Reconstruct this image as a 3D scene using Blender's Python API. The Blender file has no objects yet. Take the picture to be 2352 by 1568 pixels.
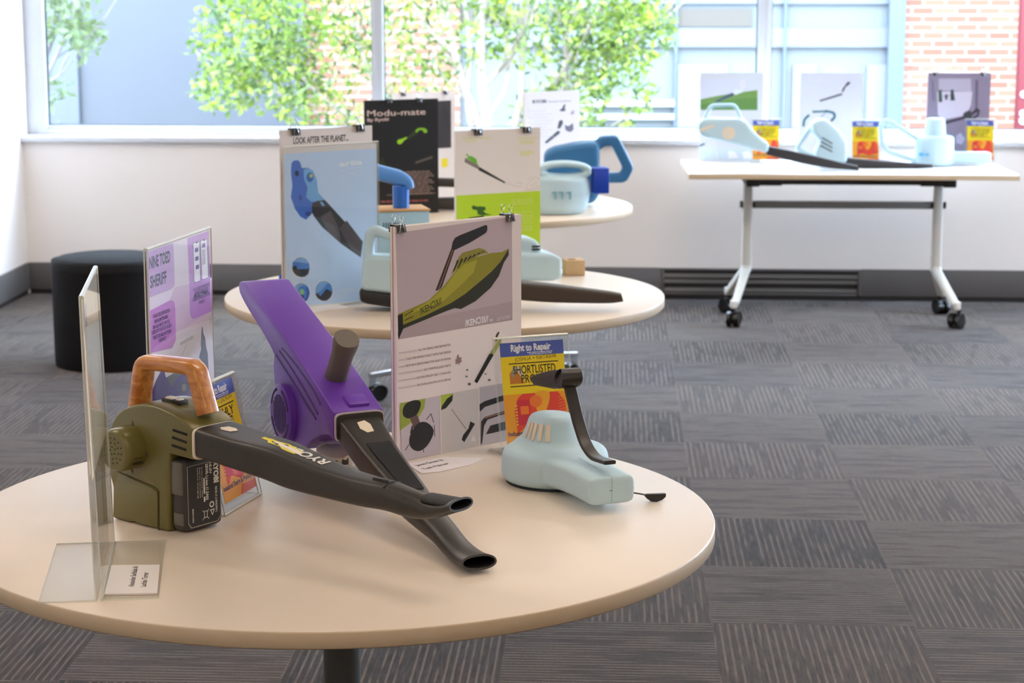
import bpy, bmesh, math, random
from mathutils import Vector, Matrix
R_ = math.radians
SC = bpy.context.scene
COL = SC.collection

# ------------------------------------------------------------------ camera, world, sun, exposure
CAM_F = 4641.2            # focal length in pixels of the 2352 px wide frame
PITCH, ROLL, CAM_H = .17584, .0014, 1.5604
cam_d = bpy.data.cameras.new('camera')
cam_o = bpy.data.objects.new('camera', cam_d); COL.objects.link(cam_o)
cam_d.sensor_width = 36; cam_d.lens = CAM_F / 2352 * 36
cam_d.clip_start = .1; cam_d.clip_end = 200
_x, _u = Vector((1, 0, 0)), Vector((0, math.sin(PITCH), math.cos(PITCH)))
AF = Vector((0, math.cos(PITCH), -math.sin(PITCH)))
AX = math.cos(ROLL) * _x + math.sin(ROLL) * _u
AU = -math.sin(ROLL) * _x + math.cos(ROLL) * _u
CP = Vector((0, 0, CAM_H))
m = Matrix((AX, AU, -AF)).transposed().to_4x4(); m.translation = CP
cam_o.matrix_world = m
cam_d.dof.use_dof = True; cam_d.dof.focus_distance = 3.15; cam_d.dof.aperture_fstop = 10.0
SC.camera = cam_o

W = bpy.data.worlds.new('sky'); SC.world = W; W.use_nodes = True
bg = W.node_tree.nodes['Background']
bg.inputs[0].default_value = (.62, .78, 1.0, 1); bg.inputs[1].default_value = 13.0
sun_d = bpy.data.lights.new('sun', 'SUN'); sun_d.energy = 2.4; sun_d.angle = R_(2); sun_d.color = (1, .95, .86)
sun_o = bpy.data.objects.new('sun', sun_d); COL.objects.link(sun_o)
sun_o.rotation_euler = (R_(38), 0, R_(-25)); sun_o.location = (0, 5, 12)   # comes from behind the camera side, over the roof, onto the court
SC.view_settings.view_transform = 'Standard'; SC.view_settings.look = 'None'
SC.view_settings.exposure = 1.05; SC.view_settings.gamma = 1; SC.view_settings.use_curve_mapping = False
SC.cycles.max_bounces = 8; SC.cycles.diffuse_bounces = 4; SC.cycles.glossy_bounces = 4
SC.cycles.transmission_bounces = 6; SC.cycles.transparent_max_bounces = 32
SC.cycles.caustics_reflective = False; SC.cycles.caustics_refractive = False
SC.cycles.sample_clamp_indirect = 6; SC.cycles.adaptive_threshold = .02

# ------------------------------------------------------------------ measuring helpers: a picture point on a known surface
def ray(a, b): return AF + AX * ((a - 1176) / CAM_F) + AU * ((784 - b) / CAM_F)
def on(a, b, z): d = ray(a, b); return CP + d * ((z - CAM_H) / d.z)
class Fr:
    """upright working frame: origin, heading; local x along the heading, local y to its left"""
    def __init__(s, ox, oy, oz, ang):
        s.o = Vector((ox, oy, oz)); s.a = R_(ang); s.ang = ang
        s.d = Vector((math.cos(s.a), math.sin(s.a), 0)); s.n = Vector((-math.sin(s.a), math.cos(s.a), 0))
    def px(s, a, b, v=0):
        P0 = s.o + s.n * v; d = ray(a, b); P = CP + d * (((P0 - CP).dot(s.n)) / d.dot(s.n)) - s.o
        return (P.dot(s.d), P.z)
    def fl(s, a, b, z=0):
        P = on(a, b, s.o.z + z) - s.o; return (P.dot(s.d), P.dot(s.n))

# ------------------------------------------------------------------ materials
def lin(c):
    c = c / 255.0
    return c / 12.92 if c <= .04045 else ((c + .055) / 1.055) ** 2.4
def rgb(c): return (lin(c[0]), lin(c[1]), lin(c[2]), 1)
MATS = {}
def mat(name, c=(200, 200, 200), rough=.5, metal=0, spec=.5, var=0, vscale=20, bump=0, bscale=200, emit=None, coat=0, sheen=0):
    if name in MATS: return MATS[name]
    m = bpy.data.materials.new(name); m.use_nodes = True; MATS[name] = m
    nt = m.node_tree; b = nt.nodes['Principled BSDF']
    b.inputs['Base Color'].default_value = rgb(c); b.inputs['Roughness'].default_value = rough
    b.inputs['Metallic'].default_value = metal; b.inputs['Specular IOR Level'].default_value = spec
    b.inputs['Coat Weight'].default_value = coat; b.inputs['Sheen Weight'].default_value = sheen
    tc = nt.nodes.new('ShaderNodeTexCoord')
    if var:
        n = nt.nodes.new('ShaderNodeTexNoise'); n.inputs['Scale'].default_value = vscale; n.inputs['Detail'].default_value = 4
        nt.links.new(tc.outputs['Object'], n.inputs['Vector'])
        r = nt.nodes.new('ShaderNodeMapRange'); r.inputs[1].default_value = .25; r.inputs[2].default_value = .75
        r.inputs[3].default_value = 1 - var; r.inputs[4].default_value = 1 + var
        nt.links.new(n.outputs['Fac'], r.inputs[0])
        mx = nt.nodes.new('ShaderNodeVectorMath'); mx.operation = 'SCALE'; mx.inputs[0].default_value = rgb(c)[:3]
        nt.links.new(r.outputs[0], mx.inputs['Scale']); nt.links.new(mx.outputs[0], b.inputs['Base Color'])
    if bump:
        n2 = nt.nodes.new('ShaderNodeTexNoise'); n2.inputs['Scale'].default_value = bscale; n2.inputs['Detail'].default_value = 3
        nt.links.new(tc.outputs['Object'], n2.inputs['Vector'])
        bp = nt.nodes.new('ShaderNodeBump'); bp.inputs['Strength'].default_value = bump; bp.inputs['Distance'].default_value = .001
        nt.links.new(n2.outputs['Fac'], bp.inputs['Height']); nt.links.new(bp.outputs[0], b.inputs['Normal'])
    if emit:
        b.inputs['Emission Color'].default_value = rgb(emit[0]); b.inputs['Emission Strength'].default_value = emit[1]
    return m
def ink(c, rough=.42):     # printing ink / paper
    return mat('ink_%d_%d_%d' % tuple(c), c, rough, spec=.35)
def clear(name, tint=(1, 1, 1), gl=1.0, ior=1.49, rough=.02):
    if name in MATS: return MATS[name]
    m = bpy.data.materials.new(name); m.use_nodes = True; MATS[name] = m
    nt = m.node_tree; nt.nodes.clear(); N = nt.nodes.new
    out = N('ShaderNodeOutputMaterial'); mx = N('ShaderNodeMixShader'); t = N('ShaderNodeBsdfTransparent'); g = N('ShaderNodeBsdfGlossy')
    t.inputs[0].default_value = (*tint, 1); g.inputs['Roughness'].default_value = rough
    L = nt.links.new; f0 = ((ior - 1) / (ior + 1)) ** 2          # Schlick reflection, the same from both sides of the sheet
    lw = N('ShaderNodeLayerWeight'); lw.inputs[0].default_value = .5
    pw = N('ShaderNodeMath'); pw.operation = 'POWER'; pw.inputs[1].default_value = 5; L(lw.outputs['Facing'], pw.inputs[0])
    ml = N('ShaderNodeMath'); ml.operation = 'MULTIPLY_ADD'; ml.inputs[1].default_value = gl * (1 - f0); ml.inputs[2].default_value = f0 * gl; ml.use_clamp = True
    L(pw.outputs[0], ml.inputs[0]); L(ml.outputs[0], mx.inputs[0]); L(t.outputs[0], mx.inputs[1]); L(g.outputs[0], mx.inputs[2]); L(mx.outputs[0], out.inputs[0])
    return m
def wood(name, c1, c2, scale=(3, 40, 40)):
    if name in MATS: return MATS[name]
    m = mat(name, c1, .32, coat=.3); nt = m.node_tree; b = nt.nodes['Principled BSDF']; N = nt.nodes.new; L = nt.links.new
    tc = N('ShaderNodeTexCoord'); mp = N('ShaderNodeMapping'); mp.inputs['Scale'].default_value = scale
    n = N('ShaderNodeTexNoise'); n.inputs['Scale'].default_value = 3; n.inputs['Detail'].default_value = 8; n.inputs['Distortion'].default_value = .7
    r = N('ShaderNodeValToRGB'); r.color_ramp.elements[0].position = .35; r.color_ramp.elements[1].position = .65
    r.color_ramp.elements[0].color = rgb(c1); r.color_ramp.elements[1].color = rgb(c2)
    L(tc.outputs['Object'], mp.inputs[0]); L(mp.outputs[0], n.inputs['Vector']); L(n.outputs['Fac'], r.inputs[0]); L(r.outputs[0], b.inputs['Base Color'])
    return m

# ------------------------------------------------------------------ mesh helpers
def merge(bm, t, M=None):
    if M is not None: t.transform(M)
    me = bpy.data.meshes.new('tmp'); t.to_mesh(me); t.free(); bm.from_mesh(me); bpy.data.meshes.remove(me)
def bev(t, w, seg=2, ang=30):
    if w <= 0: return
    es = [e for e in t.edges if len(e.link_faces) == 2 and e.calc_face_angle(0) > R_(ang)]
    bmesh.ops.bevel(t, geom=es, offset=w, segments=seg, profile=.5, affect='EDGES', clamp_overlap=True)
def box(bm, x0, x1, y0, y1, z0, z1, b=0, M=None, mi=0, seg=2):
    t = bmesh.new(); bmesh.ops.create_cube(t, size=1)
    t.transform(Matrix.Translation(((x0 + x1) / 2, (y0 + y1) / 2, (z0 + z1) / 2)) @ Matrix.Diagonal((abs(x1 - x0), abs(y1 - y0), abs(z1 - z0), 1)))
    bev(t, b, seg)
    for f in t.faces: f.material_index = mi
    merge(bm, t, M)
def cyl(bm, p0, p1, r0, r1=None, seg=24, b=0, mi=0, M=None):
    p0, p1 = Vector(p0), Vector(p1); r1 = r0 if r1 is None else r1; d = p1 - p0
    t = bmesh.new(); bmesh.ops.create_cone(t, cap_ends=True, segments=seg, radius1=r0, radius2=r1, depth=d.length)
    t.transform(Matrix.Translation((p0 + p1) / 2) @ d.to_track_quat('Z', 'Y').to_matrix().to_4x4())
    bev(t, b, 2, 50)
    for f in t.faces: f.material_index = mi
    merge(bm, t, M)
def lathe(bm, pr, c=(0, 0), sc=(1, 1), n=56, mi=0):
    loft(bm, [[(c[0] + r * sc[0] * math.cos(k / n * 2 * math.pi), c[1] + r * sc[1] * math.sin(k / n * 2 * math.pi), z) for k in range(n)] for r, z in pr], (True, True), mi)
def sphere(bm, c, r, sc=(1, 1, 1), seg=20, mi=0, M=None):
    t = bmesh.new(); bmesh.ops.create_uvsphere(t, u_segments=seg, v_segments=max(6, seg // 2), radius=r)
    t.transform(Matrix.Translation(c) @ Matrix.Diagonal((*sc, 1)))
    for f in t.faces: f.material_index = mi
    merge(bm, t, M)
def prism(bm, pts, v0, v1, b=0, mi=0, axis='y', M=None, seg=2, ang=30):
    """outline in (x, z) pushed from y=v0 to y=v1 (axis 'y'), or outline in (x, y) pushed along z (axis 'z')"""
    t = bmesh.new()
    mk = (lambda p, v: (p[0], v, p[1])) if axis == 'y' else (lambda p, v: (p[0], p[1], v))
    a = [t.verts.new(mk(p, v0)) for p in pts]; c = [t.verts.new(mk(p, v1)) for p in pts]; n = len(pts)
    t.faces.new(a); t.faces.new(c[::-1])
    for i in range(n): t.faces.new((a[i], c[i], c[(i + 1) % n], a[(i + 1) % n]))
    bmesh.ops.recalc_face_normals(t, faces=t.faces)
    if b:
        es = [e for e in t.edges if len(e.link_faces) == 2 and any(len(f.verts) > 4 or f in () for f in e.link_faces) and e.calc_face_angle(0) > R_(ang)]
        if len(pts) <= 4: es = [e for e in t.edges if e.calc_face_angle(0) > R_(ang)]
        bmesh.ops.bevel(t, geom=es, offset=b, segments=seg, profile=.5, affect='EDGES', clamp_overlap=True)
    for f in t.faces: f.material_index = mi
    merge(bm, t, M)
def loft(bm, rings, cap=(True, True), mi=0, M=None):
    t = bmesh.new(); rs = [[t.verts.new(p) for p in r] for r in rings]; n = len(rings[0])
    for a, c in zip(rs, rs[1:]):
        for i in range(n): t.faces.new((a[i], a[(i + 1) % n], c[(i + 1) % n], c[i]))
    if cap[0]: t.faces.new(rs[0][::-1])
    if cap[1]: t.faces.new(rs[-1])
    bmesh.ops.recalc_face_normals(t, faces=t.faces)
    for f in t.faces: f.material_index = mi
    merge(bm, t, M)
def rring(c, ax, ay, w, h, p=4, n=28):
    """super-ellipse ring centred c in the plane of unit vectors ax, ay"""
    out = []; c = Vector(c); ax = Vector(ax); ay = Vector(ay)
    for i in range(n):
        t = 2 * math.pi * i / n; cs, sn = math.cos(t), math.sin(t)
        out.append(c + ax * (w / 2 * math.copysign(abs(cs) ** (2 / p), cs)) + ay * (h / 2 * math.copysign(abs(sn) ** (2 / p), sn)))
    return out
def tube(bm, path, w, h=None, p=2, n=16, side=(0, 1, 0), mi=0, M=None, cap=(True, True)):
    """sweep a super-ellipse along a path; w across 'side', h in the other direction"""
    h = w if h is None else h; P = [Vector(q) for q in path]; side = Vector(side).normalized(); rings = []
    for i, q in enumerate(P):
        a = P[max(0, i - 1)]; c = P[min(len(P) - 1, i + 1)]; d = (c - a).normalized()
        s = (side - d * side.dot(d)).normalized(); k = d.cross(s)
        ww = w[i] if isinstance(w, (list, tuple)) else w; hh = h[i] if isinstance(h, (list, tuple)) else h
        # mitre: keep thickness at sharp bends
        rings.append(rring(q, s, k, ww, hh, p, n))
    loft(bm, rings, cap, mi, M)
def cr(pts, k=5, closed=False):
    """Catmull-Rom through points"""
    P = [tuple(q) for q in pts]; n = len(P); out = []
    rng = range(n if closed else n - 1)
    for i in rng:
        g = lambda j: P[j % n] if closed else P[min(max(j, 0), n - 1)]
        a, b, c, d = g(i - 1), g(i), g(i + 1), g(i + 2)
        for s in range(k):
            t = s / k
            out.append(tuple(.5 * (2 * b[q] + (c[q] - a[q]) * t + (2 * a[q] - 5 * b[q] + 4 * c[q] - d[q]) * t * t + (3 * b[q] - a[q] - 3 * c[q] + d[q]) * t ** 3) for q in range(len(b))))
    if not closed: out.append(P[-1])
    return out
def arcpath(pts, r, k=5):
    """polyline with rounded corners of radius r"""
    P = [Vector(q) for q in pts]; out = [P[0]]
    for i in range(1, len(P) - 1):
        a = (P[i - 1] - P[i]); c = (P[i + 1] - P[i]); rr = min(r, a.length * .45, c.length * .45)
        s, e = P[i] + a.normalized() * rr, P[i] + c.normalized() * rr
        for j in range(k + 1):
            t = j / k; out.append(s * (1 - t) ** 2 + P[i] * 2 * t * (1 - t) + e * t * t)
    out.append(P[-1]); return out
def fused(bm, voxel=.004, it=6, fac=.5):
    """melt overlapping solids into one skin, as hand-shaped foam"""
    me = bpy.data.meshes.new('tmp'); bm.to_mesh(me); bm.free()
    o = bpy.data.objects.new('tmp', me); COL.objects.link(o)
    md = o.modifiers.new('r', 'REMESH'); md.mode = 'VOXEL'; md.voxel_size = voxel
    if it:
        ms = o.modifiers.new('s', 'SMOOTH'); ms.iterations = it; ms.factor = fac
    dg = bpy.context.evaluated_depsgraph_get(); r = bpy.data.meshes.new_from_object(o.evaluated_get(dg))
    bpy.data.objects.remove(o); bpy.data.meshes.remove(me)
    b = bmesh.new(); b.from_mesh(r); bpy.data.meshes.remove(r); return b
def ob(name, bm, mats, parent=None, sharp=35):
    me = bpy.data.meshes.new(name)
    for f in bm.faces: f.smooth = True
    for e in bm.edges:
        e.smooth = not (len(e.link_faces) != 2 or e.calc_face_angle(0) > R_(sharp))
    bm.to_mesh(me); bm.free()
    for q in (mats if isinstance(mats, (list, tuple)) else [mats]): me.materials.append(q)
    o = bpy.data.objects.new(name, me); COL.objects.link(o)
    if parent: o.parent = parent
    return o
def tag(o, label=None, cat=None, group=None, kind=None):
    if label: o['label'] = label
    if cat: o['category'] = cat
    if group: o['group'] = group
    if kind: o['kind'] = kind
    return o
def thing(name, label, cat, loc=(0, 0, 0), rz=0, group=None):
    o = bpy.data.objects.new(name, None); COL.objects.link(o); o.empty_display_size = .05
    o.location = loc; o.rotation_euler = (0, 0, R_(rz)); return tag(o, label, cat, group)
def at_fr(name, label, cat, fr, group=None): return thing(name, label, cat, fr.o, fr.ang, group)
def dup(root, loc=None, rz=None, label=None, group=None):
    r = root.copy(); COL.objects.link(r)
    if loc is not None: r.location = loc
    if rz is not None: r.rotation_euler = (0, 0, R_(rz))
    if label: r['label'] = label
    if group: r['group'] = group
    for ch in list(root.children):
        c = ch.copy(); COL.objects.link(c); c.parent = r
        for g in ch.children:
            d = g.copy(); COL.objects.link(d); d.parent = c
    return r
def text_mesh(s, bold=0.0):
    c = bpy.data.curves.new('t', 'FONT'); c.body = s; c.size = 1; c.offset = bold; c.resolution_u = 3
    o = bpy.data.objects.new('t', c); COL.objects.link(o)
    dg = bpy.context.evaluated_depsgraph_get(); me = bpy.data.meshes.new_from_object(o.evaluated_get(dg))
    bpy.data.objects.remove(o); bpy.data.curves.remove(c); return me

class Art:
    """flat printed sheet artwork. Units metres from the sheet's lower-left corner; faces local -y; sheet frame fr"""
    def __init__(s, fr=None, ox=0, oz=0, y=-.0004):
        s.bm = bmesh.new(); s.m = []; s.k = 0; s.fr = fr; s.y = y; s.lean = 0; s.view = None
    def mi(s, c):
        m = ink(c) if isinstance(c, (tuple, list)) else c
        if m not in s.m: s.m.append(m)
        return s.m.index(m)
    def P(s, x, z):
        if s.view:
            vx, vy, sc = s.view; return s.fr.px(vx + x / sc, vy + z / sc)
        return (x, z)
    def poly(s, pts, c, k=None, smooth=0, raw=False):
        if smooth: pts = cr(pts, smooth, True)
        s.k += 1; y = s.y - s.k * .00002
        q = [s.P(*p) if not raw else p for p in pts]
        f = s.bm.faces.new([s.bm.verts.new((a, y, b)) for a, b in q]); f.normal_update()
        if f.normal.y > 0: f.normal_flip()
        f.material_index = s.mi(c)
    def rect(s, x0, z0, x1, z1, c): s.poly([(x0, z0), (x1, z0), (x1, z1), (x0, z1)], c)
    def ell(s, cx, cz, rx, rz, c, n=24, rot=0):
        s.poly([(cx + rx * math.cos(t) * math.cos(rot) - rz * math.sin(t) * math.sin(rot), cz + rx * math.cos(t) * math.sin(rot) + rz * math.sin(t) * math.cos(rot)) for t in [2 * math.pi * i / n for i in range(n)]], c)
    def line(s, a, b, w, c):
        A, B = Vector(s.P(*a)), Vector(s.P(*b)); d = (B - A); n = Vector((-d.y, d.x)).normalized() * w / 2
        s.poly([A + n, B + n, B - n, A - n], c, raw=True)
    def text(s, st, a, b, h, c, bold=.01, align='L', raw=False, cap=.73):
        """lettering fitted between baseline points a and b, cap height h (metres)"""
        A = Vector(a) if raw else Vector(s.P(*a)); B = Vector(b) if raw else Vector(s.P(*b)); me = text_mesh(st, bold)
        if not me.vertices: return
        xs = [v.co.x for v in me.vertices]; x0, x1 = min(xs), max(xs); L = (B - A).length; e = (B - A).normalized(); n = Vector((-e.y, e.x))
        s.k += 1; y = s.y - s.k * .00002; sx = L / max(1e-6, x1 - x0); sy = h / cap
        vs = []
        for v in me.vertices:
            p = A + e * ((v.co.x - x0) * sx) + n * (v.co.y * sy); vs.append(s.bm.verts.new((p.x, y, p.y)))
        i = s.mi(c)
        for pl in me.polygons:
            try: f = s.bm.faces.new([vs[j] for j in pl.vertices])
            except ValueError: continue
            f.normal_update()
            if f.normal.y > 0: f.normal_flip()
            f.material_index = i
        bpy.data.meshes.remove(me)
    def greek(s, a, b, h, c, seed=1, gap=.25):
        """a line of text too small to read: word-length strokes between two points"""
        A, B = Vector(s.P(*a)), Vector(s.P(*b)); L = (B - A).length; e = (B - A).normalized(); n = Vector((-e.y, e.x)); rd = random.Random(seed); t = 0; i = s.mi(c)
        s.k += 1; y = s.y - s.k * .00002
        while t < L - h:
            w = min(L - t, h * rd.uniform(1.5, 5)); q = [A + e * t, A + e * (t + w), A + e * (t + w) + n * h, A + e * t + n * h]
            f = s.bm.faces.new([s.bm.verts.new((p.x, y, p.y)) for p in q]); f.normal_update()
            if f.normal.y > 0: f.normal_flip()
            f.material_index = i; t += w + h * .6
    def build(s, name, parent): return ob(name, s.bm, s.m, parent)
def prism(bm, pts, v0, v1, b=0, mi=0, axis='y', M=None, seg=2, ang=30):
    t = bmesh.new()
    mk = (lambda p, v: (p[0], v, p[1])) if axis == 'y' else (lambda p, v: (p[0], p[1], v))
    a = [t.verts.new(mk(p, v0)) for p in pts]; c = [t.verts.new(mk(p, v1)) for p in pts]; n = len(pts)
    t.faces.new(a); t.faces.new(c[::-1])
    for i in range(n): t.faces.new((a[i], c[i], c[(i + 1) % n], a[(i + 1) % n]))
    bmesh.ops.recalc_face_normals(t, faces=t.faces)
    bev(t, b, seg, ang)
    for f in t.faces: f.material_index = mi
    merge(bm, t, M)

# ================================================================== THE ROOM
RA = -2.87
RO = Vector((-2.46, 10.0415 + 2.46 * math.tan(R_(2.87)), 0))      # back-left corner of the room, on the floor
def st(name, bm, mats, parent=None, sharp=35):
    o = ob(name, bm, mats, parent, sharp)
    if parent is None:
        o.location = RO; o.rotation_euler = (0, 0, R_(RA)); o['kind'] = 'structure'
    return o
RW, RD, RH = 9.6, 13.5, 2.75
plaster = mat('white_wall_paint', (242, 235, 230), .75, bump=.15, bscale=300)
whitegloss = mat('white_window_enamel', (206, 208, 212), .3)
basegrey = mat('grey_skirting', (100, 97, 97), .45)
dark = mat('recess_dark', (38, 36, 36), .8)

# carpet tiles, 500 mm, quarter-turned
cm = bpy.data.materials.new('carpet_tiles'); cm.use_nodes = True; nt = cm.node_tree; N = nt.nodes.new; L = nt.links.new; pb = nt.nodes['Principled BSDF']
def mth(op, a=None, b=None, c=None):
    n = N('ShaderNodeMath'); n.operation = op
    for i, q in enumerate((a, b, c)):
        if q is None: continue
        if isinstance(q, (int, float)): n.inputs[i].default_value = q
        else: L(q, n.inputs[i])
    return n.outputs[0]
tc = N('ShaderNodeTexCoord'); sp = N('ShaderNodeSeparateXYZ'); L(tc.outputs['Object'], sp.inputs[0])
TX, TY = .280, .208          # grid phase, set from the tile joints seen in front
X = mth('ADD', sp.outputs[0], TX); Y = mth('ADD', sp.outputs[1], TY)
ix = mth('FLOOR', mth('DIVIDE', X, .5)); iy = mth('FLOOR', mth('DIVIDE', Y, .5))
par = mth('MODULO', mth('ABSOLUTE', mth('ADD', ix, iy)), 2.0)
def mix(f, a, b):
    n = N('ShaderNodeMix'); n.data_type = 'FLOAT'; L(f, n.inputs[0])
    for i, q in ((2, a), (3, b)):
        if isinstance(q, (int, float)): n.inputs[i].default_value = q
        else: L(q, n.inputs[i])
    return n.outputs[0]
U = mix(par, X, Y); V = mix(par, Y, X)      # U across the ribs, V along them
cell = N('ShaderNodeTexWhiteNoise'); cell.noise_dimensions = '2D'; cv = N('ShaderNodeCombineXYZ'); L(ix, cv.inputs[0]); L(iy, cv.inputs[1]); L(cv.outputs[0], cell.inputs['Vector'])
# ribs: pitch 18 mm, each rib broken along its length
rib = mth('SINE', mth('MULTIPLY', U, 2 * math.pi / .0185))
rib = mth('SMOOTH_MIN', mth('MAXIMUM', mth('SUBTRACT', rib, .25), 0.0), .6, .2)
ribid = mth('FLOOR', mth('DIVIDE', U, .0185))
c1 = N('ShaderNodeCombineXYZ'); L(mth('MULTIPLY', ribid, .55), c1.inputs[0]); L(mth('MULTIPLY', V, 4.0), c1.inputs[1]); L(mth('MULTIPLY', cell.outputs[0], 40), c1.inputs[2])
nb = N('ShaderNodeTexNoise'); nb.inputs['Scale'].default_value = 1; nb.inputs['Detail'].default_value = 2; L(c1.outputs[0], nb.inputs['Vector'])
gate = N('ShaderNodeMapRange'); gate.inputs[1].default_value = .38; gate.inputs[2].default_value = .5; L(nb.outputs['Fac'], gate.inputs[0])
c2 = N('ShaderNodeCombineXYZ'); L(mth('MULTIPLY', U, 160), c2.inputs[0]); L(mth('MULTIPLY', V, 12), c2.inputs[1]); L(mth('MULTIPLY', cell.outputs[0], 9), c2.inputs[2])
ns = N('ShaderNodeTexNoise'); ns.inputs['Scale'].default_value = 1; ns.inputs['Detail'].default_value = 3; L(c2.outputs[0], ns.inputs['Vector'])
nf = N('ShaderNodeTexNoise'); nf.inputs['Scale'].default_value = 420; nf.inputs['Detail'].default_value = 2; L(tc.outputs['Object'], nf.inputs['Vector'])
nl = N('ShaderNodeTexNoise'); nl.inputs['Scale'].default_value = 1.3; nl.inputs['Detail'].default_value = 2; L(tc.outputs['Object'], nl.inputs['Vector'])
a = mth('MULTIPLY', mth('MULTIPLY', rib, gate.outputs[0]), 1.15)
a = mth('ADD', a, mth('MULTIPLY', mth('SUBTRACT', ns.outputs['Fac'], .5), .8))
a = mth('ADD', a, mth('MULTIPLY', mth('SUBTRACT', nf.outputs['Fac'], .5), 1.3))
a = mth('ADD', a, mth('MULTIPLY', mth('SUBTRACT', cell.outputs[0], .5), .22))
a = mth('ADD', a, mth('MULTIPLY', mth('SUBTRACT', nl.outputs['Fac'], .5), .25))
rp = N('ShaderNodeValToRGB'); rp.color_ramp.elements[0].position = 0; rp.color_ramp.elements[1].position = 1
rp.color_ramp.elements[0].color = rgb((22, 16, 10)); rp.color_ramp.elements[1].color = rgb((100, 80, 58))
L(mth('ADD', a, .28), rp.inputs[0]); L(rp.outputs[0], pb.inputs['Base Color'])
pb.inputs['Roughness'].default_value = .8; pb.inputs['Specular IOR Level'].default_value = .22
L(mth('MAXIMUM', mth('MULTIPLY_ADD', a, .5, .42), .05), pb.inputs['Sheen Weight']); pb.inputs['Sheen Roughness'].default_value = .14; pb.inputs['Sheen Tint'].default_value = (.8, .88, 1, 1)
bp = N('ShaderNodeBump'); bp.inputs['Strength'].default_value = .5; bp.inputs['Distance'].default_value = .004; L(a, bp.inputs['Height']); L(bp.outputs[0], pb.inputs['Normal'])

b = bmesh.new(); box(b, -.3, RW + .3, -RD - .3, .3, -.2, 0); st('floor', b, cm)
b = bmesh.new(); box(b, -.3, RW + .3, -RD - .3, .3, RH, RH + .2); st('ceiling', b, mat('ceiling_white', (232, 230, 226), .85))
b = bmesh.new(); box(b, -.3, 0, -RD, .3, 0, RH); st('wall_left', b, plaster)
b = bmesh.new(); box(b, RW, RW + .3, -RD, .3, 0, .8); box(b, RW, RW + .3, -RD, .3, 2.45, RH); box(b, RW, RW + .3, -.6, .3, .8, 2.45); box(b, RW, RW + .3, -RD, -3.3, .8, 2.45)
st('wall_right', b, plaster)
b = bmesh.new(); box(b, -.3, RW + .3, -RD - .3, -RD, 0, RH); st('wall_front', b, plaster)
SILL = .80; WT = 2.45
b = bmesh.new(); box(b, 0, RW, 0, .28, 0, SILL - .032)
st('wall_back', b, plaster)
b = bmesh.new(); box(b, 0, RW, 0, .28, WT, RH); st('wall_back_header', b, plaster)
b = bmesh.new(); box(b, .001, RW - .001, -.035, .279, SILL - .03, SILL, .006); st('trim_1', b, whitegloss)
# skirting, standing 20 mm clear of the carpet over a dark recess, with a floor grille let in on the right
G0, G1 = 3.21, 4.20
b = bmesh.new()
box(b, .012, G0, -.014, -.001, .024, .16, .002); box(b, G1, RW, -.014, -.001, .024, .16, .002); box(b, .012, RW, -.004, -.0005, 0, .024, mi=1)
st('baseboard_back', b, [basegrey, dark])
b = bmesh.new(); box(b, .001, .013, -RD + .02, -.015, .024, .16, .002); box(b, .0005, .004, -RD + .02, -.015, 0, .024, mi=1); st('baseboard_left', b, [basegrey, dark])
b = bmesh.new(); box(b, RW - .013, RW - .001, -RD + .02, -.015, 0, .16, .002); st('baseboard_right', b, basegrey)
b = bmesh.new(); box(b, 0, G1 - G0 - .004, -.003, -.0005, .024, .158)
gr = thing('floor_vent_grille', 'long dark grey slatted air grille let into the skirting under the flip-top table', 'vent', (0, 0, 0))
gr.location = RO + Matrix.Rotation(R_(RA), 4, 'Z') @ Vector((G0 + .002, 0, 0)); gr.rotation_euler = (0, 0, R_(RA))
ob('backing', b, dark, gr)
b = bmesh.new(); w = G1 - G0 - .004
box(b, 0, w, -.016, -.003, .148, .158, .001); box(b, 0, w, -.016, -.003, .026, .034, .001); box(b, 0, .012, -.016, -.003, .026, .158, .001); box(b, w - .012, w, -.016, -.003, .026, .158, .001)
ob('frame', b, basegrey, gr)
for z in (.122, .094, .05):
    b = bmesh.new(); t = bmesh.new(); bmesh.ops.create_cube(t, size=1)
    t.transform(Matrix.Translation((w / 2, -.009, z)) @ Matrix.Rotation(R_(-32), 4, 'X') @ Matrix.Diagonal((w - .026, .003, .022, 1))); merge(b, t)
    ob('slat', b, mat('grille_grey', (96, 92, 88), .45), gr)

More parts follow.
